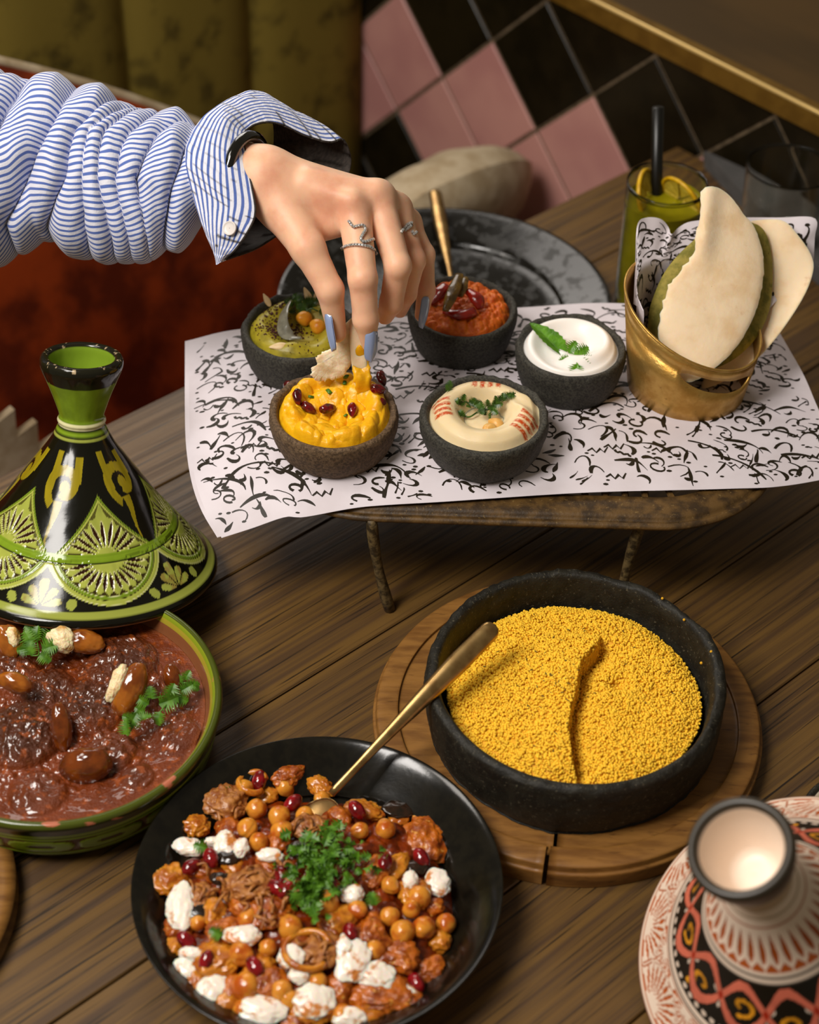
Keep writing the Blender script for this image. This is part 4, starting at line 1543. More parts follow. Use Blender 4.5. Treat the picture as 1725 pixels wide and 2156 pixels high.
A, B = at(697, 1672, 3.4), at(1030, 1330, 8.2)
spoon([A, A * .7 + B * .3 + [0, 0, .1], A * .35 + B * .65 + [0, 0, .1], B], [.22, .24, .34, .52, .66, .6], .5, 'gold spoon standing in the chickpea salad on the black plate',
      (A - (B - A) * .13 - [0, 0, 1.5], B - A + [0, 0, 3.0]), up=-_fw)
A, B = at(953, 600, 1.9), at(917, 408, 2.9)
spoon([A, A * .6 + B * .4, B], [.2, .24, .42, .6, .55], .5, 'gold spoon lying across the speckled black plate')
A, B = at(872, 636, 1.8), at(842, 592, 2.0)
spoon([A, A * .5 + B * .5, B], [.18, .2, .22], .5, 'gold cutlery handle seen between the fingers', None)

# small things at the picture's edges
t = thing('side_board', np.array([-28.6, 58.3, 0]), 'wooden board whose edge shows at the lower left', 'board')
v, f = lathe(smooth_profile([(.05, 0), (9.6, 0), (9.8, .2), (9.8, 1.1), (9.6, 1.3), (.05, 1.3)], 4), 120, t.location / S)
part('disc', v, f, M_board, t)
Lc = at(8, 1920, 1.0)
t.location = Vector((Lc[0] - 9.8, Lc[1] + 0.2, 0)) * S

# ================================================================== chickpea salad
M_sauce = mat('tomato_sauce', '8a3406', 0.2, '5a1c04', 1.6, 4, coat=0.2, bump=0.05, bscale=4, sss=0.1)
M_fry = mat('fried_aubergine', 'bf6812', 0.24, '8a3c08', 1.3, 5, (0.36, 0.66), coat=0.35, bump=0.08, bscale=5, sss=0.12, col3='d8a04a', n3scale=2.2, n3range=(0.6, 0.72))
M_fry2 = mat('amber_vegetable', 'cf8a24', 0.22, 'a4560e', 1.2, 4, coat=0.35, bump=0.05, bscale=4, sss=0.2)
M_skin = mat('aubergine_skin', '171008', 0.2, '2a170a', 2, coat=0.5)
M_shred = mat('shredded_meat', 'b27434', 0.4, '86481a', 2.5, 4, bump=0.05, bscale=8, coat=0.2)
M_yogs = mat('stained_yoghurt', 'efe4d6', 0.26, attr=None, col2='c9823c', nscale=1.3, ndetail=5, nrange=(0.54, 0.66), sss=0.2, coat=0.2)
M_pea_s = mat('sauced_chickpea', 'd4902e', 0.24, 'b4560e', 1.3, 4, (0.42, 0.66), coat=0.3, sss=0.15)
M_pom_s = mat('sauced_pomegranate', '8e0a12', 0.12, '5a0508', 2, coat=0.7, sss=0.1)
HC = np.array([-5.3, 58.8])


def heap(x, y):
    q = ((x - HC[0]) / 8.7) ** 2 + ((y - HC[1]) / 8.2) ** 2
    return .95 + 2.1 * np.clip(1 - q, 0, 1) ** .75


def z_heap(X, Y):
    h_ = heap(X + PLC[0], Y + PLC[1])
    return h_ * .92 + blobs(X, Y, 7.3, 240, .3, .75, 77, .7) * sstep(.98, 1.25, h_) + .1 * (n2(X, Y, 2.5, 4) - .5) - .1


v, f, _ = disc(PLC, 7.85, z_heap, 110, 240)
solo('tomato_sauce', v, f, M_sauce, PLC + [0, 0, .9], 'red brown tomato sauce pooled on the black plate', 'sauce')


def hp(cx_, cy_, lift=0.0):
    """spot of the salad (seen position in the plate close-up) -> point on the heap"""
    px, py = 260 + cx_ * .4754, 1540 + cy_ * .4754
    z = 2.2
    for _ in range(7):
        p = at(px, py, z)
        z = float(heap(p[0], p[1])) + lift
    p = at(px, py, z)
    d = p[:2] - PLC[:2]
    q = np.hypot(*d)
    if q > 8.5:                      # keep inside the plate's wall
        p[:2] = PLC[:2] + d * 8.5 / q
        q = 8.5
    p[2] = max(p[2], float(np.interp(q, [7.4, 7.9, 8.5, 9.7], [.9, 1.35, 1.85, 2.85])) + lift * .6)
    return p


def lump(seed, sx, sy, sz_, amp=.35, fine=.12, sub=3):
    v, f = ICO[sub]
    n_ = fbm(v * 1.5 + seed * 3.1, 3, seed)
    v = v * (1 + amp * (n_ - .5) * 2 + fine * (fbm(v * 5 + seed, 2, seed + 9) - .5) * 2)[:, None]
    return v * [sx, sy, sz_], f


r = np.random.default_rng(21)
ME_PEAS = [chickpea_mesh('chickpea', M_pea_s, s, .14) for s in (3, 8, 12)]
ME_POMS = raw_mesh('pomegranate_seed', *(lambda q: (q[0] * .5 * [.9, 1.3, .9], q[1]))(lump(4, 1, 1, 1, .12, .02, 2)))
ME_POMS.materials.append(M_pom_s)
salad_items = []
salad_marks = []
peas = [(540, 290, 1), (590, 345, 1.1), (550, 430, 1.1), (600, 490, 1), (700, 445, 1.15), (690, 375, 1.15), (805, 375, 1.0), (880, 300, .9), (895, 760, 1.35), (1035, 790, 1), (1180, 820, 1), (1235, 890, 1.2),
        (1330, 870, 1.15), (1275, 790, .9), (1430, 850, 1), (520, 985, 1.2), (545, 1130, 1.4), (1160, 435, 1.05), (1110, 970, 1.1), (740, 870, 1.2), (550, 835, 1), (970, 1262, 1.2), (640, 960, .9), (1180, 680, .9),
        (1310, 735, 1.2), (700, 1150, 1.1), (520, 1260, 1), (860, 1110, 1), (740, 1190, .95), (330, 850, .8), (1050, 440, .9), (715, 262, 1.0)]
for k, (x, y, s) in enumerate(peas):
    p = hp(x, y, .34 * s)
    o = put('chickpea', ME_PEAS[k % 3], p, tuple(r.uniform(0, 6.2, 3)), s * 1.12, 'sauce coated chickpea in the salad on the black plate', 'chickpea', 'chickpeas in the salad')
    salad_items.append((o, 'sauced chickpea', p))
pos_lab = ['at the back edge of the salad', 'between the back chickpeas', 'at the back near the gold spoon', 'above the left yoghurt', 'beside the left herb leaf', 'right of the parsley heap', 'on the large fried chunk',
           'topmost left of the parsley heap', 'lower right of the trio left of the parsley', 'lower left of the trio left of the parsley', 'just below the parsley heap', 'above the big front yoghurt', 'at the left edge of the salad',
           'on the front left fried piece', 'above the big front chickpea', 'at the front right of the salad']
poms = [(585, 208), (750, 318), (1035, 348), (303, 600), (387, 560), (1160, 580), (1320, 560), (705, 638), (727, 702), (680, 692), (925, 680), (1005, 890), (280, 925), (368, 1020), (582, 1040), (1297, 1112)]
for k, (x, y) in enumerate(poms):
    p = hp(x, y, .75)
    put('pomegranate_seed', ME_POMS, p, tuple(r.uniform(-.9, .9, 3)), 1.0, 'dark red pomegranate seed ' + pos_lab[k], 'seed', 'pomegranate seeds in the salad')
big = [(1335, 480, 1.5, 1.7, 1.0, M_fry, 'large fried aubergine chunk at the right of the salad'), (205, 665, 1.1, 1.2, .8, M_fry2, 'amber vegetable chunk at the left edge of the salad'),
       (300, 445, .8, .8, .7, M_fry2, 'small amber chunk at the upper left of the salad'), (1140, 1170, 2.0, 1.2, .9, M_fry, 'broad orange fried chunk at the front of the salad'),
       (440, 335, 1.3, 1.2, .9, M_shred, 'pulled brown meat bundle at the back left of the salad'), (560, 690, 1.5, 1.2, .8, M_shred, 'pulled brown meat bundle left of the parsley'),
       (830, 430, 1.1, .9, .7, M_shred, 'pulled brown meat piece above the parsley'), (1090, 920, 1.2, 1.0, .8, M_fry, 'fried chunk above the big front yoghurt'),
       (1220, 1000, 1.2, 1.0, .8, M_fry, 'fried chunk right of the big front yoghurt'), (420, 1010, 1.2, 1.1, .7, M_fry2, 'golden chunk at the front left of the salad'),
       (870, 970, 1.2, 1.2, .7, M_shred, 'pulled meat piece at the centre front of the salad'), (730, 230, 1.0, .7, .6, M_fry, 'fried piece at the very back of the salad'),
       (1060, 350, 1.1, .7, .5, M_fry2, 'golden piece under the gold spoon'), (870, 255, .9, .6, .5, M_fry2, 'golden onion piece where the spoon enters'),
       (330, 740, 1.0, .9, .7, M_shred, 'pulled meat piece beside the left yoghurt'), (640, 800, 1.3, 1.0, .7, M_fry, 'fried chunk at the heart of the salad'),
       (770, 720, 1.0, .8, .6, M_shred, 'pulled meat piece below the parsley'), (1290, 720, 1.0, .9, .6, M_fry2, 'golden chunk below the large fried one'),
       (330, 1120, 1.0, .9, .6, M_fry2, 'golden chunk beside the lower left yoghurt'), (840, 1230, 1.3, .9, .7, M_fry2, 'golden chunk at the very front of the salad'),
       (1350, 1060, 1.0, .8, .6, M_fry, 'fried piece at the front right edge of the salad'), (650, 1110, 1.0, .9, .6, M_fry, 'fried piece behind the front yoghurt'),
       (1120, 620, 1.0, .8, .6, M_fry, 'fried piece right below the parsley heap'), (450, 880, 1.0, .8, .6, M_fry, 'fried piece at the left of the salad')]
for k, (x, y, sx, sy, sz_, m, lab) in enumerate(big):
    v, f = lump(k + 2, sx, sy, sz_ * .85, .34, .16, 4)
    a = r.uniform(0, 3.1)
    v = v @ np.array([[math.cos(a), math.sin(a), 0], [-math.sin(a), math.cos(a), 0], [0, 0, 1]]) if sx < 1.25 else v
    p = hp(x, y, .25)
    solo('salad_chunk', v + p, f, m, p, lab, 'vegetable', 'chunks in the salad')
    salad_marks.append((lab, p))
fill_names = ['back left', 'back', 'back right', 'left', 'middle', 'right', 'front left', 'front', 'front right']
for k, (x, y, s_, m) in enumerate(((640, 300, .8, M_fry2), (470, 430, .8, M_fry), (960, 380, .7, M_fry), (1220, 380, .7, M_fry2), (380, 620, .8, M_fry), (480, 590, .7, M_fry2), (640, 590, .8, M_fry), (250, 860, .8, M_fry),
                                    (400, 800, .8, M_fry2), (520, 780, .7, M_fry), (960, 830, .9, M_fry2), (1100, 860, .9, M_fry), (1400, 930, .8, M_fry2), (760, 930, .9, M_fry), (600, 1060, .9, M_fry2), (480, 1140, .9, M_fry), (420, 1240, .9, M_fry2),
                                    (960, 1130, .9, M_fry), (760, 1270, .9, M_fry), (1080, 1270, 1.0, M_fry2), (1250, 1250, .9, M_fry), (910, 880, .8, M_fry), (1210, 600, .8, M_fry2), (1370, 780, .7, M_fry), (220, 960, .7, M_fry2), (690, 490, .8, M_fry))):
    v, f = lump(k + 140, s_ * r.uniform(.9, 1.3), s_ * r.uniform(.7, 1.0), s_ * .62, .36, .16, 3)
    a = r.uniform(0, 3.1)
    v = v @ np.array([[math.cos(a), math.sin(a), 0], [-math.sin(a), math.cos(a), 0], [0, 0, 1]])
    p = hp(x, y, .05)
    salad_items.append((solo('salad_chunk', v + p, f, m, p, 'x', 'vegetable', 'chunks in the salad'), 'small fried piece' if m is M_fry else 'small amber piece', p))
yg = [(290, 510, .75, .55), (450, 500, .6, .8), (395, 490, .4, .3), (520, 515, .4, .5), (258, 780, .75, 1.25), (530, 905, .95, .55), (745, 1000, .7, .6), (300, 985, .6, .4), (270, 1060, .9, .7), (370, 1165, .8, .7), (620, 1235, 1.1, .7),
      (840, 1200, 1.0, .9), (1020, 1020, .9, 1.1), (1110, 1075, 1.0, .7), (985, 950, .5, .6), (1015, 720, .6, .5), (1390, 672, .7, .7), (1270, 655, .4, .5), (1230, 1165, .8, .6), (650, 548, .7, .35), (780, 1085, .5, .4), (1000, 1285, .8, .5), (1150, 1110, .7, .5)]
for k, (x, y, sx, sy) in enumerate(yg):
    v, f = lump(k + 40, sx * 1.1, sy * 1.1, .34, .34, .03, 4)
    p = hp(x, y, .72)
    o = solo('yoghurt_dollop', place_v(v, frame(nrm([.05, 1, .25]), (0, -.25, 1)), p), f, M_yogs, p, 'white yoghurt dollop on the chickpea salad', 'yoghurt', 'yoghurt dollops on the salad')
    salad_items.append((o, 'white yoghurt dollop', p))
vs, fs = [], []
for k, (x, y) in enumerate([(470, 320)] * 12 + [(570, 690)] * 16 + [(830, 420)] * 9 + [(880, 960)] * 7 + [(360, 700)] * 6 + [(760, 740)] * 6 + [(640, 810)] * 6 + [(700, 620)] * 5):
    p0 = hp(x + r.normal() * 45, y + r.normal() * 40, .8)
    d = r.normal(size=3) * [1, 1, .25]
    d = nrm(d + np.array([-.2, -.9, 0]))
    L_ = r.uniform(.6, 1.5)
    side = nrm(np.cross(d, [0, 0, 1.0]))
    path = [p0 - d * L_ * .5, p0 + side * r.normal() * .2 + [0, 0, .2], p0 + d * L_ * .5 - [0, 0, .15]]
    q = tube(smooth_profile(path, 4), r.uniform(.06, .13), 6)
    vs.append(q[0])
    fs.append(q)
v, f = merge(fs)
solo('meat_shreds', v, f, M_shred, HC.tolist() + [2.5], 'thin brown strands of pulled meat across the salad', 'meat', kind='stuff')
for (x, y, R_, lab) in ((815, 970, 1.25, 'curled fried onion ring at the front centre of the salad'), (560, 235, .8, 'curled onion strand at the back left of the salad')):
    p = hp(x, y, .75)
    a = np.linspace(0.3, 5.6, 24)
    path = p + np.stack([R_ * np.cos(a), R_ * .95 * np.sin(a), .12 * np.sin(2 * a)], -1)
    v, f = tube(path, .2, 8, flat=1.3)
    solo('onion_ring', v, f, M_fry2, p, lab, 'onion', 'onion rings in the salad')
for k, (x, y, s) in enumerate(((1215, 345, 1.0), (780, 520, .8), (330, 790, .8), (470, 560, .7), (1300, 600, .7), (430, 650, .6))):
    p = hp(x, y, .45)
    v, f = lump(k + 90, s, s * .7, .22, .3, .05)
    o = solo('aubergine_skin', v + p, f, M_skin, p, 'shiny black piece of aubergine skin in the salad', 'vegetable', 'aubergine skin pieces')
    salad_items.append((o, 'shiny black skin piece', p))
fs = []
for k in range(260):
    x, y = r.normal(905, 85), r.normal(565, 70)
    if k > 150:
        x, y = r.normal(830, 60), r.normal(690, 50)
    p = hp(x, y, .95 + r.uniform(0, .65) * math.exp(-((x - 905) / 130) ** 2))
    v, f = leaf_mesh(parsley_outline(r.uniform(.45, .8), 2, k), .4, .5, k)
    d = nrm(r.normal(size=3) * [1, 1, .5])
    fs.append((place_v(v, frame(d, nrm(-_fw + .7 * r.normal(size=3))), p), f))
v, f = merge(fs)
solo('chopped_parsley', v, f, M_leaf, hp(905, 600, .8), 'bright green heap of chopped parsley on the chickpea salad', 'herb', smooth=False, kind='stuff')
for k, (x, y, lab) in enumerate(((455, 240, 'green leaf bit at the back left of the salad'), (372, 515, 'green leaf bit on the left yoghurt'), (440, 905, 'long green leaf bit left of the middle yoghurt'), (1120, 770, 'dark green leaf bit right of the big chickpea'), (700, 660, 'green leaf bit among the pomegranate trio'))):
    p = hp(x, y, .95)
    v, f = leaf_mesh(parsley_outline(.85, 3, k + 7), .3, .4, k)
    a = r.uniform(0, 6)
    solo('parsley_leaf', place_v(v, frame(_R * math.cos(a) + _U * math.sin(a), -_fw), p), f, M_leaf, p, lab, 'herb', 'single parsley leaves in the salad')

# tell the many small pieces apart by the chunk they lie next to
taken = set()
for o, noun, p in salad_items:
    for lab, q in sorted(salad_marks, key=lambda m_: np.linalg.norm(m_[1] - p)):
        d = p - q
        side = ('right of' if d[0] > 0 else 'left of') if abs(d[0]) > abs(d[1]) else ('behind' if d[1] > 0 else 'in front of')
        text = '%s %s the %s' % (noun, side, lab)
        if text not in taken and len(text.split()) <= 16:
            taken.add(text)
            o['label'] = text
            break

# ================================================================== tagine lids: painted, carved cones
M_glaze = mat('painted_glaze', '8fa030', 0.14, attr='Col', spec=0.45, bump=0.006, bscale=1.5)
M_glaze_red = mat('painted_cream_glaze', 'e8d2bc', 0.33, attr='Col', spec=0.4)


def cone_grid(prof, front_n=420, back_n=60, span=math.radians(215), dense=260):
    """profile (r,h), dense on the side that faces the room; theta 0 = front"""
    p = smooth_profile(prof, 10)
    s = np.r_[0, np.cumsum(np.linalg.norm(np.diff(p, axis=0), axis=1))]
    ss = np.linspace(0, s[-1], dense)
    rr, hh_ = np.interp(ss, s, p[:, 0]), np.interp(ss, s, p[:, 1])
    th_ = np.r_[np.linspace(-span / 2, span / 2, front_n, endpoint=False), np.linspace(span / 2, 2 * np.pi - span / 2, back_n, endpoint=False)]
    T, K = np.meshgrid(th_, np.arange(dense), indexing='ij')
    return T, rr[K], hh_[K], ss[K]


def mixc(base, mask, col):
    m_ = np.clip(mask, 0, 1)[..., None]
    return base * (1 - m_) + np.asarray(col) * m_


def band(x, a, b, e=.03):
    return sstep(a - e, a + e, x) * sstep(b + e, b - e, x)


def finish_lid(T, Rr, Hh, disp, col, c, n, fvec, m, name, label, inner=None):
    """disp moves along the surface normal (approximately radial/up)"""
    n = nrm(n)
    f0 = nrm(fvec - n * (fvec @ n))
    r0 = np.cross(f0, n)
    r0 = -r0 if (r0 @ _R) < 0 else r0
    dr = np.gradient(Rr, axis=1)
    dh = np.gradient(Hh, axis=1)
    ln = np.hypot(dr, dh) + 1e-9
    Rn = Rr + disp * (dh / ln)
    Hn = Hh - disp * (dr / ln)
    v = (c + n * Hn[..., None] + (f0 * np.cos(T)[..., None] + r0 * np.sin(T)[..., None]) * Rn[..., None]).reshape(-1, 3)
    f = grid_faces(T.shape[0], T.shape[1], close_u=True)
    low = v[np.argmin(v[:, 2])].copy()
    base = np.array([c[0], c[1], low[2]])
    me = raw_mesh(name, v - base, f, True, col.reshape(-1, 3))
    # outward normals
    a, b, d = v[f[0, 0]], v[f[0, 1]], v[f[0, 2]]
    k = len(f) // 2
    a, b, d = v[f[k, 0]], v[f[k, 1]], v[f[k, 2]]
    t_ = thing(name, base, label, 'tagine')
    wobj('glazed_cone', me, m, parent=t_)
    return t_, v


# ---------------- green lid
CG = at(172, 1187, 2.75)
rh = nrm(CG - _C)
Upv = nrm(_U - (_U @ rh) * rh)
al = math.radians(27.8)
NG = math.cos(al) * Upv - math.sin(al) * rh
prof_g = [(8.3, .55), (8.55, .05), (8.8, 0.0), (8.95, .2), (8.85, .55), (8.3, 1.0), (7.05, 2.4), (5.25, 4.5), (3.95, 6.3), (3.0, 7.6), (2.15, 8.8), (1.62, 9.8), (1.46, 10.25), (1.55, 10.42), (1.48, 10.6), (1.42, 10.8), (1.55, 11.3),
          (1.85, 12.2), (2.2, 13.1), (2.52, 13.9), (2.62, 14.3), (2.55, 14.65), (2.35, 14.78), (2.1, 14.7), (1.98, 14.4), (1.85, 13.6), (1.4, 12.0), (1.1, 11.2), (.02, 11.0)]
T, Rr, Hh, Ss = cone_grid(prof_g)
th_w = wrap(T)
GR, GL, BK, OL, CR, BR = lin('76901f'), lin('a3aa48'), lin('0f0e07'), lin('8a7a12'), lin('cfc99a'), lin('3a1a08')
rim_s = np.interp(14.6, smooth_profile(prof_g, 10)[:, 1][:200], np.arange(200))     # only used as a guard
outer_side = Ss < Ss[0][np.argmax(Hh[0])]
col = np.broadcast_to(BK, T.shape + (3,)).copy()
disp = np.zeros_like(T)
cents = np.radians([-107.5, -40.5, 26.8, 94.0, 161.0, 228.0 - 360])
hb = 3.5                                    # height of the belt
sl = 1.33                                    # slant length per unit of height
cone = outer_side & (Hh < 9.7) & (Hh > .3)
# bottom band
col = mixc(col, band(Hh, .66, .98) * outer_side, GL * .8)
mn = (np.random.default_rng(2).random(T.shape) * 0)
best = np.full(T.shape, 9.0)
xk = np.zeros_like(T)
for c0 in cents:
    d = wrap(T - c0)
    m_ = np.abs(d) < best
    best = np.where(m_, np.abs(d), best)
    xk = np.where(m_, d, xk)
x = xk * Rr
y = (hb - Hh) * sl                            # downwards
# lower shell
rho = np.hypot(x * .80, y)
phi = np.arctan2(x * .80, y)
RF = 2.45
low_ = cone & (y > 0)
inside_f = low_ & (rho < RF * 1.26)
NP_ = 15
ph = phi / (np.pi / NP_)
fr = np.abs(ph - np.round(ph))               # 0 at slit centre
wob = n2(T * 9, Hh, 1.5, 4, 2)
leafc = GL * (.75 + .45 * wob[..., None])
col = np.where((inside_f & (rho < RF * 1.26))[..., None], leafc, col)
t_ = np.clip((rho / RF - .38) / .50, 0, 1)
slit = (fr < .30 * np.sin(np.pi * t_ ** .8) ** .9) & (rho > RF * .38) & (rho < RF * .88) & low_
edge_l = (fr < .30 * np.sin(np.pi * t_ ** .8) ** .9 + .08) & (rho > RF * .36) & (rho < RF * .9) & low_
col = mixc(col, edge_l * .7, lin('e0d9a0'))
col = mixc(col, slit * 1.0, BR * .6)
disp -= .09 * slit
zig = low_ & (rho > RF * (.90 + .10 * (1 - 2 * np.abs(np.abs(ph + .5 - np.round(ph + .5)) - 0)) * 1.0)) & (rho < RF * 1.0)
zig = low_ & (rho < RF * 1.0) & (rho > RF * (1.0 - .12 * (1 - fr * 2)))
col = mixc(col, zig * .95, BR * .5)
disp -= .05 * zig
col = mixc(col, low_ * band(rho / RF, 1.0, 1.10, .012), GR * .9)
col = mixc(col, low_ * band(rho / RF, 1.01, 1.025, .008) * .7, lin('e6e0b0'))
col = mixc(col, low_ * band(rho / RF, 1.105, 1.125, .008), BR * .4)
disp -= .05 * low_ * band(rho / RF, 1.105, 1.125, .01)
col = mixc(col, low_ * band(rho / RF, 1.13, 1.25, .012), GL)
col = mixc(col, low_ * band(rho / RF, 1.225, 1.245, .008) * .6, lin('e6e0b0'))
# belt
belt = cone & (np.abs(y) < .30)
col = np.where(belt[..., None], GR * (.9 + .3 * wob[..., None]), col)
for yy in (-.30, .30, -.12):
    ln_ = cone * band(y, yy - .028, yy + .028, .02)
    col = mixc(col, ln_, BK)
    disp -= .05 * ln_
# upper arches
half = math.radians(33.6)
up_ = cone & (y < -.3)
hh2 = (Hh - hb) / 3.3
lim = half * np.clip(1 - hh2, 0, 1) ** 1.0
q = np.abs(xk)
arch = up_ & (q < lim)
dist = (lim - q) * Rr                          # distance from the arch's edge
col = np.where(arch[..., None], leafc * .95, col)
rho2 = np.hypot(x, y)
phi2 = np.arctan2(x, -y)
ph2 = phi2 / (np.pi / 11)
fr2 = np.abs(ph2 - np.round(ph2))
t2 = np.clip((rho2 - .7) / 1.75, 0, 1)
lenz = .26 * np.sin(np.pi * t2 ** .8) ** .9
s2 = arch & (dist > .42) & (fr2 < lenz) & (rho2 > .7) & (rho2 < 2.45)
e2 = arch & (dist > .40) & (fr2 < lenz + .08) & (rho2 > .65) & (rho2 < 2.5)
col = mixc(col, e2 * .7, lin('e0d9a0'))
col = mixc(col, s2, BR * .6)
disp -= .07 * s2
z2 = arch & (dist > .36) & (dist < .36 + .28 * (fr2 * 2)) & (rho2 > 1.6)
col = mixc(col, z2 * .8, BR * .5)
for a, b, cc in ((0.0, .06, BK), (.06, .15, GR), (.15, .19, BK), (.19, .33, GL), (.33, .37, BR * .4)):
    col = mixc(col, arch * band(dist, a, b, .015), cc)
disp -= .04 * (arch * band(dist, .15, .19, .02) + arch * band(dist, .33, .37, .02))
# black fields between the arches: olive scrolls
mids = [(a + b) / 2 for a, b in zip(cents[:-1], cents[1:])] + [cents[0] - half, math.radians(127)]
for c0 in [-74, -6.8, 60.4, 127.6]:
    d = wrap(T - math.radians(c0)) * Rr
    d = d / 1.5
    e = (Hh - 7.1) * 1.2 / 1.5
    rr_s = np.hypot(d, e * .8)
    aa = np.arctan2(e * .8, d)
    spi = rr_s - (.20 + .095 * ((aa + 2.2) % (2 * np.pi)))
    sc = cone & ~arch & (y < -.3) & (np.abs(spi) < .17) & (rr_s < 1.05)
    sc |= cone & ~arch & (rr_s < .22)
    tail = cone & ~arch & (np.abs(d + .28 + .12 * np.sin(e * 2)) < .20 - .10 * np.clip(-e - .6, 0, 1.5)) & (e < -.6) & (e > -2.6)
    top_ = cone & ~arch & (np.abs(d - .52 + .1 * e) < .16) & (e > .2) & (e < 1.3)
    top_ |= cone & ~arch & (np.abs(d + .62 - .12 * e) < .14) & (e > -.2) & (e < 1.5)
    colr = OL * (.75 + .6 * n2(T * 12, Hh, 1.2, 9, 2)[..., None])
    msk = sc | tail | top_
    col = np.where(msk[..., None], colr, col)
# palmettes, drops between the shells
for c0 in [-74, -6.8, 60.4, 127.6]:
    d = wrap(T - math.radians(c0)) * Rr
    e = (Hh - 1.15) * sl
    rr_s = np.hypot(d, e)
    aa = np.arctan2(d, e)
    k_ = np.round(aa / .62)
    off = aa - k_ * .62
    L_ = np.where(np.abs(k_) < .5, 1.75, np.where(np.abs(k_) < 1.5, 1.45, np.where(np.abs(k_) < 2.6, 1.35, 0)))
    pet = cone & (rr_s < L_) & (rr_s > .10) & (np.abs(off) < .27 * np.sqrt(np.clip(1 - ((rr_s / np.maximum(L_, .1) - .55) / .5) ** 2, 0, 1))) & (low_) & (rho > RF * 1.27)
    colr = GL * .95 * (1 - .45 * sstep(.35, .65, n2(d * 3 + c0, e * 3, 1, 5, 2))[..., None] * np.array([.35, .9, .6]))
    col = np.where(pet[..., None], colr, col)
    for sgn in (-1, 1):
        dr_ = cone & (((d - sgn * 1.95) / .33) ** 2 + ((e - .25 + .12 * (d - sgn * 1.95)) / .36) ** 2 < 1) & (rho > RF * 1.27)
        col = np.where(dr_[..., None], GL * .85, col)
# neck, cup, rim
for a, b, cc in ((9.55, 9.72, GL * .8), (9.72, 9.82, BK), (9.82, 10.08, GR), (10.08, 10.22, BK), (10.22, 10.62, CR), (10.62, 10.74, GR * .7)):
    col = mixc(col, outer_side * band(Hh, a, b, .03), cc)
cup = outer_side & (Hh >= 10.7)
col = np.where(cup[..., None], GR * (.65 + .5 * n2(T * 4, Hh * 1.5, 1, 6, 3)[..., None]), col)
blackr = outer_side & (Hh > 13.25 + .12 * n2(T * 6, Hh, 1, 3, 2))
col = np.where(blackr[..., None], BK * 1.6, col)
ins = ~outer_side
col = np.where(ins[..., None], lin('728c24') * np.ones(3), col)
rimtop = (Hh > 14.55)
chip = n2(T * 9, Rr * 6, 1.0, 12, 3)
col = np.where(rimtop[..., None], BK * 2.2, col)
col = np.where((rimtop & (chip > .70))[..., None], lin('b09a78'), col)
col = np.where((outer_side & (Hh < .16))[..., None], lin('8a5a34'), col)
disp += .03 * (n2(T * 5, Hh * 1.2, 1, 14, 2) - .5)
lid_g, lv_ = finish_lid(T, Rr, Hh, disp, col, CG, NG, -_fw, M_glaze, 'tagine_cone', 'green and black carved cone lid of a tagine leaning on its dish')

# ---------------- red lid
CRd = at(1690, 2010, 3.9)
rh = nrm(CRd - _C)
Upv = nrm(_U - (_U @ rh) * rh)
Rv = np.cross(rh, Upv)
al = math.radians(21)
NR = -math.cos(al) * rh + math.sin(al) * (-.515 * Rv + .857 * Upv)
prof_r = [(8.3, .5), (8.6, .05), (8.85, 0), (8.95, .25), (8.8, .6), (8.0, 1.3), (6.6, 2.9), (5.4, 4.5), (4.3, 6.2), (3.4, 7.6), (2.7, 8.9), (2.15, 10.1), (1.8, 10.8), (1.62, 11.2), (1.6, 11.5), (1.75, 12.1), (2.1, 13.2), (2.4, 14.2), (2.55, 14.9),
          (2.6, 15.2), (2.52, 15.45), (2.3, 15.52), (2.1, 15.4), (2.0, 15.0), (1.85, 14.2), (1.4, 12.8), (1.0, 12.2), (.02, 12.1)]
T, Rr, Hh, Ss = cone_grid(prof_r, 420, 60, math.radians(300), 240)
outer_side = Ss < Ss[0][np.argmax(Hh[0])]
WH, RU, SA, AM, BK = lin('e6cfba'), lin('b0531a'), lin('cf6a52'), lin('d08a1c'), lin('14100a')
col = np.broadcast_to(WH, T.shape + (3,)).copy()
disp = np.zeros_like(T)
cone = outer_side & (Hh < 11.3)
sl = 1.3
# outer border of carved fans, Hh .7 .. 2.9
bz = cone & (Hh > .75) & (Hh < 2.75)
NF = 12
u = (T / (2 * np.pi) * NF) % 1 - .5
uu = u * 2 * np.pi * Rr / NF
yy = (Hh - .80) * sl
rho = np.hypot(uu, yy - 0)
ph = np.arctan2(uu, yy) / .27
fr = np.abs(ph - np.round(ph))
t_ = np.clip((rho - .5) / 1.6, 0, 1)
sl1 = bz & (rho < 2.05) & (rho > .5) & (fr < .27 * np.sin(np.pi * t_) ** .7)
col = mixc(col, sl1, RU)
disp -= .05 * sl1
u2 = ((T / (2 * np.pi) * NF + .5) % 1 - .5) * 2 * np.pi * Rr / NF
y2 = (2.70 - Hh) * sl
rho3 = np.hypot(u2, y2)
ph3 = np.arctan2(u2, y2) / .30
fr3 = np.abs(ph3 - np.round(ph3))
t3 = np.clip((rho3 - .35) / 1.2, 0, 1)
s3 = bz & (rho > 2.3) & (rho3 < 1.5) & (rho3 > .35) & (fr3 < .26 * np.sin(np.pi * t3) ** .7)
col = mixc(col, s3, RU)
ring = bz & (band(rho, 2.08, 2.13, .02) > .5)
col = mixc(col, ring | (bz & (band(rho, 2.24, 2.29, .02) > .5)), RU * .9)
disp -= .04 * s3
for h0, cc, w in ((.55, RU, .03), (.72, RU, .025), (2.80, RU * .6, .03), (2.98, BK, .05), (3.28, BK, .06)):
    col = mixc(col, cone * band(Hh, h0 - w, h0 + w, .02), cc)
    disp -= .03 * cone * band(Hh, h0 - w, h0 + w, .02)
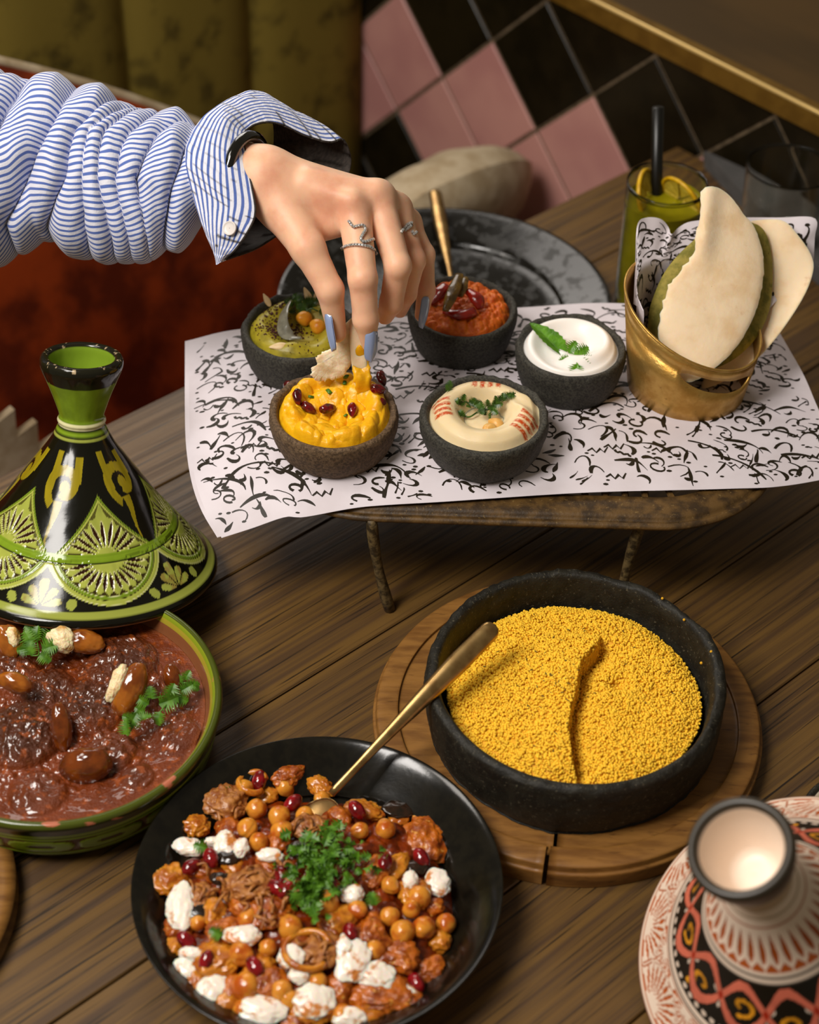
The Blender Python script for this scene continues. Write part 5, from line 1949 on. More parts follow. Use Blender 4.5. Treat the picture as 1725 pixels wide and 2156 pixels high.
# black field, ribbons
fl = cone & (Hh > 3.34) & (Hh < 6.75)
col = np.where(fl[..., None], BK, col)
beads = fl & (Hh < 3.72) & (np.hypot(((T / (2 * np.pi) * 64) % 1 - .5) * 2 * np.pi * Rr / 64, (Hh - 3.53) * sl) < .17)
col = np.where(beads[..., None], WH * .9, col)
NS = 6
w_ = T * NS
z_ = (Hh - 5.2) / 1.45
cell = ((T / (2 * np.pi) * NS) % 1 - .5) * 2 * np.pi * Rr / NS
for sgn in (1, -1):
    ce = (((T / (2 * np.pi) * NS) + (0 if sgn > 0 else .5)) % 1 - .5) * 2 * np.pi * Rr / NS
    e = (Hh - (4.75 if sgn > 0 else 5.3)) * sl
    rs = np.hypot(ce, e)
    aa = np.arctan2(e, ce * sgn)
    spi = rs - (.14 + .10 * ((aa + 1.2) % (2 * np.pi)))
    sc = fl & (np.abs(spi) < .13) & (rs < .95)
    sc |= fl & (np.abs(ce + sgn * .62 - .25 * e) < .14) & (e < -.3) & (e > -1.2) & (sgn > 0)
    col = np.where(sc[..., None], AM * (.8 + .5 * sstep(.3, .9, rs)[..., None]), col)
    for s2 in (-1, 1):
        ddx, dy = ce - s2 * 1.42, e - .15
        dm = fl & (np.abs(ddx) / .40 + np.abs(dy) / .55 < 1 + .25 * np.cos(np.arctan2(dy, ddx) * 4) * 0) & (rs > 1.0)
        col = np.where(dm[..., None], WH * .92, col)
rb1 = np.abs(z_ - .86 * np.cos(w_)) < .20
rb2 = np.abs(z_ + .86 * np.cos(w_)) < .20
rb3 = fl & (band(Hh, 6.25, 6.7, .03) > .5)
shade = (.75 + .5 * n2(np.cos(T) * 4, np.sin(T) * 4 + Hh, 1.2, 7, 2))[..., None]
outl = fl & ((np.abs(z_ - .86 * np.cos(w_)) < .27) | (np.abs(z_ + .86 * np.cos(w_)) < .27))
col = np.where(outl[..., None], BK, col)
col = np.where((fl & (rb1 | rb2))[..., None], SA * shade, col)
col = np.where((fl & rb1 & rb2)[..., None], lin('a02812'), col)
# rings and petal collar
for h0, w, cc in ((6.80, .10, BK), (7.05, .14, WH * .85), (7.25, .05, BK), (7.42, .10, WH)):
    col = mixc(col, cone * band(Hh, h0 - w, h0 + w, .02), cc)
pc = cone & (Hh > 7.55) & (Hh < 10.0)
NQ = 30
fq = np.abs(((T / (2 * np.pi) * NQ) % 1) - .5)
tq = np.clip((Hh - 7.9) / 1.9, 0, 1)
pt = pc & (fq < .25 * np.sin(np.pi * tq ** .7))
col = mixc(col, pt, RU * .85)
disp -= .05 * pt
zg = pc & (Hh < 7.62 + .42 * (fq * 2))
col = mixc(col, zg & (fq > .05), RU)
for h0, w, cc in ((10.2, .05, RU * .8), (10.75, .05, lin('a08a6a')), (11.25, .05, lin('a08a6a'))):
    col = mixc(col, cone * band(Hh, h0 - w, h0 + w, .03), cc)
col = np.where((outer_side & (Hh > 13.3))[..., None], BK * 3.0, col)
col = np.where((outer_side & (Hh > 11.3) & (Hh <= 13.3))[..., None], lin('b39a7a'), col)
col = np.where((~outer_side & (Hh < 15.25))[..., None], lin('ecd9c6'), col)
col = np.where((Hh > 15.2)[..., None], BK * 4.2, col)
col = np.where((outer_side & (Hh < .45))[..., None], BK * 2, col)
lid_r, lv2 = finish_lid(T, Rr, Hh, disp, col, CRd, NR, -_fw, M_glaze_red, 'tagine_cone', 'cream, red and black painted cone lid of a tagine at the lower right')

# ================================================================== tagine dish and stew
DC = np.array([-20.5, 71.2, 0.0])
prof_d = [(.02, .25), (6.9, .25), (7.0, 0), (7.6, 0), (8.0, .2), (8.7, .9), (9.05, 1.8), (9.25, 2.8), (9.38, 3.5), (9.5, 3.9), (9.58, 4.2), (9.5, 4.5), (9.3, 4.6), (9.1, 4.5), (8.9, 4.2), (8.75, 3.9), (8.3, 3.0), (7.2, 1.6), (5, 1.0), (.02, .9)]
pD = smooth_profile(prof_d, 10)
thd = np.linspace(0, 2 * np.pi, 520, endpoint=False)
v, f = lathe(pD, theta=thd)
T, K = np.meshgrid(thd, np.arange(len(pD)), indexing='ij')
Rr, Hh = pD[:, 0][K], pD[:, 1][K]
outer_side = K < np.argmax(pD[:, 1])
GRd, BKd = lin('6f8420'), lin('14140a')
col = np.broadcast_to(GRd, T.shape + (3,)).copy()
disp = np.zeros_like(T)
col = np.where((outer_side & (Hh > 3.45) & (Hh < 4.35))[..., None], lin('23260e'), col)
col = np.where((Hh > 4.3)[..., None], lin('464e16'), col)
col = np.where((~outer_side & (Hh > 4.25) & (Hh < 4.52))[..., None], lin('7d8a1e'), col)
col = np.where((~outer_side & (Hh <= 4.3) & (Hh > 4.0))[..., None], lin('9a8a2a'), col)
col = np.where((~outer_side & (Hh <= 4.0))[..., None], lin('7a4a2c'), col)
bd = outer_side & (Hh > 1.15) & (Hh < 3.0)
NB = 14
uc = (T / (2 * np.pi) * NB) % 1 - .5
hv = (Hh - 2.1) / .62
lobe = bd & ((np.abs(uc) / .46) ** 4 + np.abs(hv) ** 3 < 1)
gro = bd & ~lobe & (np.abs(hv) < 1.15)
col = np.where(gro[..., None], lin('4a2a0c'), col)
eye = lobe & ((uc / .20) ** 2 + (hv / .28) ** 2 < 1)
col = np.where(eye[..., None], lin('3c240c'), col)
disp = -.09 * gro - .06 * eye
for h0 in (1.1, 3.1):
    m_ = outer_side * band(Hh, h0 - .04, h0 + .04, .02)
    col = mixc(col, m_, lin('2a2a10'))
    disp = disp - .05 * m_
chips = (n2(np.cos(T) * 9.5 + Hh * 2.2, np.sin(T) * 9.5 - Hh * 1.7, 1.1, 8, 3) > .76) & (Hh > 3.9)
col = np.where(chips[..., None], lin('b0654a'), col)
rad = np.hypot(v[:, 0], v[:, 1])
v[:, :2] *= (1 + disp.ravel() / np.maximum(rad, .5))[:, None]
solo('tagine_dish', v + DC, f, M_glaze, DC, 'green glazed tagine dish full of brown stew', 'dish', colors=col.reshape(-1, 3))

M_stew = mat('stew', '6e2208', 0.45, attr='Col', spec=0.3, bump=0.09, bscale=7, coat=0.9, coat_rough=0.05)
def sp(x, y, z):
    return at(x * .3014, 1260 + y * .3014, z)
meat = [(130, 900, 2.6, 1.25), (330, 590, 1.8, .9), (620, 700, 2.3, 1.0), (850, 380, 2.2, 1.0), (980, 640, 1.2, .6), (250, 1300, 1.7, .5), (760, 1000, 1.6, .6), (1220, 620, .9, .45), (700, 480, 1.6, .8), (100, 420, 1.7, .8), (1250, 880, 1.3, .4), (950, 1180, 1.0, .4)]
mw = [(sp(x, y, 4.2)[:2] - DC[:2], R_, h_) for x, y, R_, h_ in meat]
pud = [sp(x, y, 3.7)[:2] - DC[:2] for x, y in ((1420, 620), (1380, 950), (1180, 1150), (850, 1310), (600, 1420), (1250, 350), (300, 1480))]


def stew_meat(X, Y):
    z = np.zeros_like(X)
    for (c, R_, h_) in mw:
        d = np.hypot(X - c[0], Y - c[1]) / R_
        z = np.maximum(z, h_ * np.sqrt(np.clip(1 - d * d, 0, 1)))
    return z


def z_stew(X, Y):
    mt = stew_meat(X, Y)
    wet = np.zeros_like(X)
    for c in pud:
        wet = np.maximum(wet, np.exp(-(np.hypot(X - c[0], Y - c[1]) / 1.3) ** 2))
    r_ = np.hypot(X, Y)
    wet = np.maximum(wet, sstep(7.3, 8.1, r_))
    rough_ = .42 * (n2(X, Y, 1.1, 3, 4) - .5) + .46 * (n2(X, Y, 2.8, 5, 3) - .5) + blobs(X, Y, 7.8, 200, .15, .4, 5, .5) * .6
    return 3.35 + mt * .9 + rough_ * (1 - .93 * np.clip(wet, 0, 1)) + .1 * (n2(X, Y, .4, 2, 2) - .5)


def c_stew(X, Y):
    mt = np.clip(stew_meat(X, Y), 0, 1)[..., None]
    n_ = n2(X, Y, .8, 15, 4)[..., None]
    sauce = lin('82380a') * (1 - n_) + lin('521f06') * n_
    brown = lin('4c2610') * (1 - n_) + lin('2c1409') * n_
    o = sauce * (1 - .8 * mt) + brown * .8 * mt
    sp_ = n2(X, Y, 3.0, 19, 3)
    o = mixc(o, sstep(.62, .75, sp_) * .6, lin('a04a0c'))
    r_ = np.hypot(X, Y)
    o = mixc(o, sstep(8.15, 8.4, r_ + .35 * (n2(X, Y, 1.0, 2) - .5)) * .55, lin('8a4a26'))
    return o


v, f, c_ = disc(DC, 8.52, z_stew, 150, 380, c_stew)
solo('meat_stew', v, f, M_stew, DC + [0, 0, 2], 'glossy red brown meat stew in the green tagine dish', 'stew', colors=c_)
M_date = mat('glazed_date', '5a2406', 0.12, '7a3a0a', 1.0, 3, coat=0.7, sss=0.2)
M_shal = mat('glazed_shallot', 'a8641a', 0.14, '7a3c0a', .8, 3, coat=0.7, sss=0.25)
M_pale = mat('pale_cut_shallot', 'efdcb0', 0.4, 'c9994e', 1.0, 4, (0.55, 0.72), bump=0.10, bscale=5, sss=0.2, coat=.2)


def stewpiece(name, x, y, z, ax, ay, az, rotz, m, label, tilt=0.0, seed=0, amp=.12, fine=.03, extra=None):
    v, f = lump(seed, ax, ay, az, amp, fine, 4)
    cz, sz_ = math.cos(rotz), math.sin(rotz)
    M1 = np.stack([_R * cz + _U * sz_, -_R * sz_ + _U * cz, -_fw], 1)
    c = sp(x, y, z)
    t_ = thing(name, c, label, 'vegetable')
    part('skin', place_v(v, M1, c), f, m, t_)
    if extra is not None:
        ex, ey, ex_, ey_, ez_, er = extra
        v, f = lump(seed + 50, ex_, ey_, ez_, .28, .06, 4)
        c2, s2_ = math.cos(er), math.sin(er)
        M2 = np.stack([_R * c2 + _U * s2_, -_R * s2_ + _U * c2, -_fw], 1)
        part('cut_flesh', place_v(v, M2, sp(ex, ey, z + .45)), f, M_pale, t_)
    return t_


stewpiece('glazed_shallot', 905, 640, 4.75, .95, 1.75, .85, -.42, M_shal, 'split brown shallot with pale torn flesh on the stew', seed=2, amp=.05, extra=(822, 600, .50, 1.25, .55, -.35))
stewpiece('glazed_shallot', 590, 300, 4.6, 1.35, .75, .75, -.2, M_shal, 'torn golden shallot with white flesh under the lid edge', seed=4, amp=.15, extra=(430, 290, .95, .75, .55, -.6))
stewpiece('glazed_shallot', 600, 1165, 4.0, 1.55, 1.05, .8, .12, M_date, 'dark translucent shallot at the front of the stew', seed=6, amp=.06)
stewpiece('glazed_date', 430, 900, 4.3, .62, 1.5, .6, .12, M_date, 'dark glossy date beside the large meat piece', seed=8, amp=.08)
stewpiece('glazed_shallot', 110, 590, 5.4, 1.1, .62, .6, -.35, M_shal, 'amber shallot on top of the large meat piece', seed=9, amp=.1)
stewpiece('glazed_shallot', 60, 300, 4.6, .9, 1.1, .7, .3, M_shal, 'golden torn shallot at the left edge under the lid', seed=12, amp=.2, extra=(90, 270, .45, .7, .4, .2))
stewpiece('glazed_date', 1205, 560, 4.2, .55, .95, .5, .2, M_date, 'small dark date at the right of the stew', seed=14, amp=.1)


def herb(pts, label, seed, m=M_leaf, L0=.9, up=-_fw, z=4.9):
    lv_, r_ = [], np.random.default_rng(seed)
    for (x, y, a, L_) in pts:
        a = math.radians(a)
        lv_.append((sp(x, y, z), nrm(_R * math.cos(a) + _U * math.sin(a)), L_, int(r_.integers(1, 999)), nrm(up + .25 * r_.normal(size=3))))
    stem = [sp(pts[0][0], pts[0][1], z - .05), sp(pts[len(pts) // 2][0], pts[len(pts) // 2][1], z), sp(pts[-1][0], pts[-1][1], z)]
    return sprig([(stem, .05)], lv_, m, 'parsley_sprig', label, 'herb')


herb([(890, 960, 95, 1.1), (900, 900, 60, 1.0), (960, 850, 20, .9), (940, 840, 170, .8), (1010, 800, 150, .7)], 'flat parsley leaf below the split shallot', 3, z=4.6)
herb([(1120, 790, -100, .9), (1110, 740, 20, 1.3), (1180, 700, 70, 1.0), (1210, 680, -20, 1.0), (1260, 650, 30, .9), (1040, 740, 150, .9), (1060, 700, 100, .8)], 'leafy parsley sprig right of the split shallot', 5, z=4.5)
herb([(1270, 590, 120, .6), (1290, 570, 60, .7), (1320, 590, -10, .7), (1340, 600, -40, .6), (1300, 600, 0, .5)], 'small parsley tip near the rim of the stew', 7, z=4.2)
herb([(220, 400, 100, 1.0), (230, 330, 120, 1.1), (250, 260, 60, .9), (290, 360, 20, 1.1), (310, 310, 50, 1.0), (270, 390, -30, .9), (230, 240, 140, .7), (200, 350, 190, .8), (320, 340, -20, .8), (260, 300, 90, 1.0)], 'bushy parsley tuft next to the torn white shallot', 9, z=4.9)

# ================================================================== glasses
def glass_mat(name, col, rough=0.0, ior=1.45):
    m = bpy.data.materials.new(name)
    m.use_nodes = True
    b = m.node_tree.nodes['Principled BSDF']
    b.inputs['Base Color'].default_value = hx(col)
    b.inputs['Roughness'].default_value = rough
    b.inputs['Transmission Weight'].default_value = 1.0
    b.inputs['IOR'].default_value = ior
    return m


M_glass = glass_mat('clear_glass', 'fafbf6', 0.0, 1.42)
M_drink = mat('green_drink', 'b4a818', 0.15, '968c10', 0.3, 2, trans=0.3, ior=1.2)
M_straw = mat('black_straw', '0c0a06', 0.35)
M_lemon = mat('lemon_rind', 'd8ac10', 0.35, 'c09008', 2, bump=.02, bscale=9)
M_lemonf = mat('lemon_flesh', 'd9c04a', 0.3, 'bfa22a', 2.5, trans=0.2)
GH = 12.6
GC = at(1405, 392, GH)
GC = np.array([GC[0], GC[1], 0.0])
gl = thing('drinking_glass', GC, 'tall glass of green lemon drink with a black straw', 'glass')
v, f = lathe(smooth_profile([(.02, .0), (2.7, 0), (2.95, .2), (3.0, 2), (3.08, 7), (3.1, GH - .1), (3.05, GH), (2.98, GH - .1), (2.95, 7), (2.85, 2), (2.7, .6), (.02, .5)], 5), 96)
part('tumbler', v + GC, f, M_glass, gl)
v, f = lathe(smooth_profile([(.02, .6), (2.6, .62), (2.78, 2), (2.9, 7), (2.93, GH - 1.5), (2.7, GH - 1.45), (.02, GH - 1.45)], 5), 96)
solo('lemon_drink', v + GC, f, M_drink, GC + [0, 0, .6], 'cloudy green lemon drink inside the tall glass', 'drink')
a, b = np.array([GC[0] + .1, GC[1] - .4, 3.0]), dep(1386, 226, 132)
b = at(1386, 226, GH + 5.2)
v, f = tube([a, (a + b) / 2, b], .45, 18, True)
solo('drinking_straw', v, f, M_straw, a, 'wide black straw standing in the lemon drink', 'straw')


def lemon_slice(c, nrm_, R_, label):
    nrm_ = nrm(nrm_)
    x_ = nrm(np.cross(nrm_, [0.2, .1, 1]))
    y_ = np.cross(nrm_, x_)
    t_ = thing('lemon_slice', c, label, 'lemon')
    a_ = np.linspace(0, 2 * np.pi, 41)
    ringp = np.asarray(c) + R_ * (np.cos(a_)[:, None] * x_ + np.sin(a_)[:, None] * y_)
    v, f = tube(ringp, .16, 8, False, flat=1.2)
    part('rind', v, f, M_lemon, t_)
    for k in range(8):
        b0, b1 = k * math.pi / 4 + .06, (k + 1) * math.pi / 4 - .06
        pts = [np.asarray(c) + .15 * R_ * (math.cos((b0 + b1) / 2) * x_ + math.sin((b0 + b1) / 2) * y_)] + [np.asarray(c) + (R_ - .2) * (math.cos(q) * x_ + math.sin(q) * y_) for q in np.linspace(b0, b1, 6)]
        n = len(pts)
        v = np.array([p + nrm_ * .14 for p in pts] + [p - nrm_ * .14 for p in pts])
        f = [tuple(range(n)), tuple(reversed(range(n, 2 * n)))] + [(i, n + i, n + (i + 1) % n, (i + 1) % n) for i in range(n)]
        part('segment', v, f, M_lemonf, t_, False)
    return t_


lemon_slice(GC + [-1.3, .6, GH - 1.2], (.9, -.35, .35), 1.9, 'lemon slice at the left inside the tall glass rim')
lemon_slice(GC + [1.25, .1, GH - 1.1], (.72, .62, .35), 1.9, 'lemon slice at the right inside the tall glass rim')
TC2 = at(1662, 356, 8.6)
TC2 = np.array([TC2[0], TC2[1], 1.46])
v, f = lathe(smooth_profile([(.02, 0), (2.6, 0), (2.9, .2), (3.3, 4), (3.5, 7.2), (3.45, 7.25), (3.38, 7.1), (3.15, 4), (2.75, .8), (.02, .6)], 5), 96)
solo('water_tumbler', v + TC2, f, M_glass, TC2, 'empty clear tumbler in front of the black tiles', 'glass')
# black-rimmed saucer at the right edge
M_cer = mat('cream_ceramic', 'd8c8b0', 0.3)
SC = at(1800, 1722, .9)
SC = np.array([SC[0], SC[1], 0])
t = thing('small_saucer', SC, 'cream saucer with a black rim cut off by the right edge', 'saucer')
v, f = lathe(smooth_profile([(.02, .0), (1.6, 0), (2.0, .2), (2.7, .9), (2.6, 1.0), (1.8, .4), (.02, .3)], 5), 80)
part('well', v + SC, f, M_cer, t)
a_ = np.linspace(0, 2 * np.pi, 60)
v, f = tube(np.stack([SC[0] + 2.85 * np.cos(a_), SC[1] + 2.85 * np.sin(a_), np.full(60, .95)], -1), .24, 10, False)
part('rim', v, f, M_clay, t)

# ================================================================== the hand and sleeve
M_skin_h = mat('skin', 'e6b898', 0.46, 'd89e80', 0.45, 4, (0.40, 0.72), sss=0.3, sss_r=(1, .42, .22), bump=0.006, bscale=14, spec=0.4)
M_nail = mat('periwinkle_nail', '8f9fc4', 0.14, coat=0.6)
M_silver = mat('silver', 'b8b0a4', 0.22, metal=1.0)
M_gem = mat('crystal', 'e8e6e4', 0.04, 'a8a6a4', 9, metal=0.6)
M_bracelet = mat('black_watch', '0a0906', 0.12, coat=0.8)
M_button = mat('shirt_button', 'cfc6c0', 0.3)
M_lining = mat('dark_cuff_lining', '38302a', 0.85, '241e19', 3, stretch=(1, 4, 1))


def stripe_mat(name, n, white, blue, duty=.45, warp=.0):
    m = bpy.data.materials.new(name)
    m.use_nodes = True
    nt = m.node_tree
    N, L = nt.nodes, nt.links
    b = N['Principled BSDF']
    b.inputs['Roughness'].default_value = .8
    b.inputs['Sheen Weight'].default_value = .15
    a = N.new('ShaderNodeAttribute')
    a.attribute_name = 'suv'
    sx = N.new('ShaderNodeSeparateXYZ')
    L.new(a.outputs['Vector'], sx.inputs[0])
    mu = N.new('ShaderNodeMath')
    mu.operation = 'MULTIPLY'
    mu.inputs[1].default_value = n * 2 * math.pi
    L.new(sx.outputs['Y'], mu.inputs[0])
    si = N.new('ShaderNodeMath')
    si.operation = 'SINE'
    L.new(mu.outputs[0], si.inputs[0])
    rg = N.new('ShaderNodeMapRange')
    rg.interpolation_type = 'SMOOTHSTEP'
    rg.inputs['From Min'].default_value = duty - .35
    rg.inputs['From Max'].default_value = duty + .35
    L.new(si.outputs[0], rg.inputs['Value'])
    mx = N.new('ShaderNodeMix')
    mx.data_type = 'RGBA'
    mx.inputs['A'].default_value = hx(white)
    mx.inputs['B'].default_value = hx(blue)
    L.new(rg.outputs['Result'], mx.inputs['Factor'])
    L.new(mx.outputs['Result'], b.inputs['Base Color'])
    tc = N.new('ShaderNodeTexCoord')
    no = N.new('ShaderNodeTexNoise')
    no.inputs['Scale'].default_value = 900
    L.new(tc.outputs['Object'], no.inputs['Vector'])
    bp = N.new('ShaderNodeBump')
    bp.inputs['Distance'].default_value = .0002
    L.new(no.outputs['Fac'], bp.inputs['Height'])
    L.new(bp.outputs['Normal'], b.inputs['Normal'])
    return m


HO = dep(700, 530, 113.0)
LB = np.stack([_R, _U, _fw])                     # rows: local axes


def lo(px, py, d):
    return LB @ (dep(px, py, d) - HO)


J = dict(F2=lo(230, 350, 116.5), F1=lo(430, 352, 114.2), W=lo(558, 376, 112.4),
         I0=lo(745, 436, 111.7), I1=lo(764, 587, 110.9), I2=lo(770, 672, 112.1), I3=lo(778, 724, 113.2),
         M0=lo(795, 415, 112.5), M1=lo(838, 560, 112.0), M2=lo(824, 638, 113.8), M3=lo(811, 666, 114.9),
         N0=lo(833, 440, 114.2), N1=lo(871, 548, 114.3), N2=lo(856, 618, 115.7), N3=lo(842, 654, 116.8),
         L0=lo(858, 468, 115.8), L1=lo(894, 536, 116.2), L2=lo(897, 612, 116.6), L3=lo(887, 664, 117.3),
         T0=lo(592, 430, 112.2), T1=lo(648, 522, 110.9), T2=lo(695, 610, 111.2), T3=lo(710, 702, 113.1))


def rcone(P, a, b, r1, r2):
    ab = (b - a).astype(np.float32)
    t_ = np.clip(((P - a.astype(np.float32)) @ ab) / float(ab @ ab), 0, 1)
    q = P - (a.astype(np.float32) + t_[..., None] * ab)
    return np.sqrt((q * q).sum(-1)) - (r1 + (r2 - r1) * t_)


def smin(a, b, k):
    h_ = np.clip(.5 + .5 * (b - a) / k, 0, 1)
    return b * (1 - h_) + a * h_ - k * h_ * (1 - h_)


def hand_sdf(P):
    P = P.astype(np.float32)
    d = rcone(P, J['F2'], J['F1'], 2.5, 2.2)
    d = smin(d, rcone(P, J['F1'], J['W'], 2.2, 1.95), .6)
    off = LB @ (_fw * .25)
    for a, b, r1, r2 in (('W', 'I0', 1.65, .98), ('W', 'M0', 1.75, 1.0), ('W', 'N0', 1.6, .9), ('W', 'L0', 1.45, .8), ('I0', 'M0', .92, .92), ('M0', 'N0', .85, .85), ('N0', 'L0', .8, .75)):
        d = smin(d, rcone(P, J[a] + off, J[b] + off * .5, r1, r2), .7)
    # heel, thumb ball and web
    d = smin(d, rcone(P, J['W'], J['T0'], 1.8, 1.55), .7)
    d = smin(d, rcone(P, J['T0'], J['T1'], 1.55, 1.06), .6)
    d = smin(d, rcone(P, lo(640, 485, 112.2), lo(716, 470, 112.6), 1.0, .85), .8)
    # knuckles and tendons
    for (px, py, dd, r_) in ((742, 423, 111.0, .55), (794, 403, 111.9, .52), (834, 425, 113.6, .45)):
        d = smin(d, np.sqrt(((P - lo(px, py, dd).astype(np.float32)) ** 2).sum(-1)) - r_, .55)
    d = smin(d, rcone(P, lo(640, 385, 111.2), lo(735, 418, 110.95), .25, .34), .75)
    d = smin(d, rcone(P, lo(650, 368, 111.2), lo(786, 400, 111.75), .25, .34), .75)

    def chain(n, r, k=.28):
        e = rcone(P, J[n + '0'], J[n + '1'], r[0], r[1])
        e = smin(e, rcone(P, J[n + '1'], J[n + '2'], r[1] * .99, r[2]), k)
        e = smin(e, rcone(P, J[n + '2'], J[n + '3'], r[2], r[3]), k)
        # knuckle of the middle joint
        e = smin(e, np.sqrt(((P - (J[n + '1'] - np.array([0, 0, .18]))).astype(np.float32) ** 2).sum(-1)) - r[1] * .86, .3)
        return e
    fi = chain('I', (1.06, .90, .80, .52))
    fm = chain('M', (1.02, .84, .74, .55))
    fn = chain('N', (.92, .76, .66, .5))
    fl_ = chain('L', (.80, .66, .60, .44))
    th_ = rcone(P, J['T1'], J['T2'], 1.06, .86)
    th_ = smin(th_, rcone(P, J['T2'], J['T3'], .86, .60), .3)
    fi_e = smin(smin(fi, fm, .10), smin(fn, fl_, .10), .10)
    d = smin(smin(d, fi_e, .38), smin(d, th_, .45), .05)
    # wrinkles over the middle joints of index and ring
    for n, r_ in (('I', .92), ('M', .84), ('N', .76)):
        ax = nrm(J[n + '2'] - J[n + '0'])
        q = P - J[n + '1'].astype(np.float32)
        s_ = q @ ax.astype(np.float32)
        near = np.exp(-((q * q).sum(-1) / 1.1)) * (q[..., 2] < 0)
        d = d + .035 * near * (np.exp(-((s_ - .0) / .06) ** 2) + .8 * np.exp(-((s_ - .24) / .05) ** 2) + .8 * np.exp(-((s_ + .24) / .05) ** 2))
    return d


h_ = .105
lo_, hi_ = np.array([-10.5, -7.3, -4.6]), np.array([7.2, 8.2, 6.2])
dims = np.ceil((hi_ - lo_) / h_).astype(int)
gx, gy, gz = [lo_[k] + np.arange(dims[k]) * h_ for k in range(3)]
val = np.empty(dims, np.float32)
for i0 in range(0, dims[0], 24):
    G = np.stack(np.meshgrid(gx[i0:i0 + 24], gy, gz, indexing='ij'), -1)
    val[i0:i0 + 24] = hand_sdf(G)
val[0], val[-1] = 1, 1
v, f = surface_net(val, lo_, h_)
# relax the net along the surface
for _ in range(2):
    acc = np.zeros_like(v)
    cnt = np.zeros(len(v))
    for k in range(4):
        np.add.at(acc, f[:, k], v[f[:, (k + 1) % 4]])
        np.add.at(acc, f[:, (k + 1) % 4], v[f[:, k]])
        np.add.at(cnt, f[:, k], 1)
        np.add.at(cnt, f[:, (k + 1) % 4], 1)
    v = v * .45 + .55 * acc / np.maximum(cnt, 1)[:, None]
vw = v @ LB + HO
person = thing('person', dep(230, 350, 114) - [0, 0, 3], 'person reaching in from the left in a blue striped shirt, dipping torn flatbread', 'person')
body = part('forearm_and_hand', vw, f, M_skin_h, person)


def hit(px, py, lift=0.0):
    r_ = LB @ ray(px, py)
    t_ = 104.0
    c0 = LB @ (_C - HO)
    for _ in range(60):
        s_ = float(hand_sdf((c0 + r_ * t_)[None])[0])
        t_ += s_ * .9
        if abs(s_) < .003:
            break
    return dep(px, py, min(t_, 118) - lift)


def nail(p0, p1, nv, w, name='fingernail', arch=.35):
    p0, p1 = np.asarray(p0), np.asarray(p1)
    d = p1 - p0
    L_ = np.linalg.norm(d)
    d = d / L_
    nv = nrm(nv - d * (nv @ d))
    sd = np.cross(d, nv)
    nu, nv_ = 18, 12
    vs = []
    for lay in (0, 1):
        for i in range(nu):
            u = i / (nu - 1)
            wid = w * (1 - .15 * (1 - u)) * math.sqrt(max(0, 1 - max(0, (u - .42) / .58) ** 2.3)) * min(1, (u / .12 + .35) if u < .1 else 1)
            for j in range(nv_):
                s_ = -1 + 2 * j / (nv_ - 1)
                vs.append(p0 + d * u * L_ + sd * s_ * wid + nv * (arch * w * (1 - s_ * s_) - .10 * (u - .4) ** 2 * L_ - (.07 if lay else 0)))
    f1 = grid_faces(nu, nv_)
    f_ = np.concatenate([f1, f1[:, ::-1] + nu * nv_])
    return part(name, np.array(vs), f_, M_nail, person)


nail(dep(689, 660, 111.6), dep(701, 740, 112.9), -_R * .85 - _fw * .62 + _U * .1, .52)
nail(dep(784, 695, 112.05), dep(780, 763, 113.1), _R * .55 - _fw * .9, .52)
nail(dep(899, 624, 116.15), dep(889, 692, 116.95), _R * .72 - _fw * .75, .42)


def jewel(paths, label, name, r_=.10, gem=.115):
    base = None
    tb_, gm = [], []
    for pth, gemmed in paths:
        q = smooth_profile(np.array(pth, float), 4)
        P3 = np.array([hit(a, b, .07) for a, b in q])
        base = P3[0] if base is None else base
        tb_.append(tube(P3, r_, 8))
        if gemmed:
            s_ = np.r_[0, np.cumsum(np.linalg.norm(np.diff(P3, axis=0), axis=1))]
            for t_ in np.arange(0.05, s_[-1], .17):
                p = np.array([np.interp(t_, s_, P3[:, k]) for k in range(3)]) - _fw * .05
                gv_, gf_ = ICO[0]
                gm.append((gv_ * gem + p, gf_))
    v_, f_ = merge(tb_)
    ring_ = part(name, v_, f_, M_silver, person)
    ring_['label'] = label
    v_, f_ = merge(gm)
    part('crystals', v_, f_, M_gem, ring_, False)


jewel([([(734, 465), (744, 477), (754, 475), (765, 474), (770, 482), (765, 492), (760, 502), (766, 509), (777, 507), (787, 504)], True),
       ([(719, 525), (729, 518), (750, 515), (777, 519), (788, 526), (794, 536)], True)], 'silver snake shaped ring set with crystals', 'snake_ring')
jewel([([(846, 488), (853, 478), (861, 471), (867, 469)], True), ([(852, 486), (860, 480), (868, 474)], True), ([(868, 487), (872, 493), (877, 489)], True)], 'small silver ring with two crystal leaves', 'leaf_ring', .08, .12)

# bracelet round the wrist, under the cuff
ax = nrm((J['W'] - J['F1']) @ LB)
cw = dep(520, 362, 112.7)
s1 = nrm(np.cross(ax, [0, 0, 1.0]))
s2 = np.cross(s1, ax)
a_ = np.linspace(0, 2 * np.pi, 49)
v, f = tube(cw + 2.25 * (np.cos(a_)[:, None] * s1 + np.sin(a_)[:, None] * s2), .38, 10, False)
part('bracelet', v, f, M_bracelet, person)

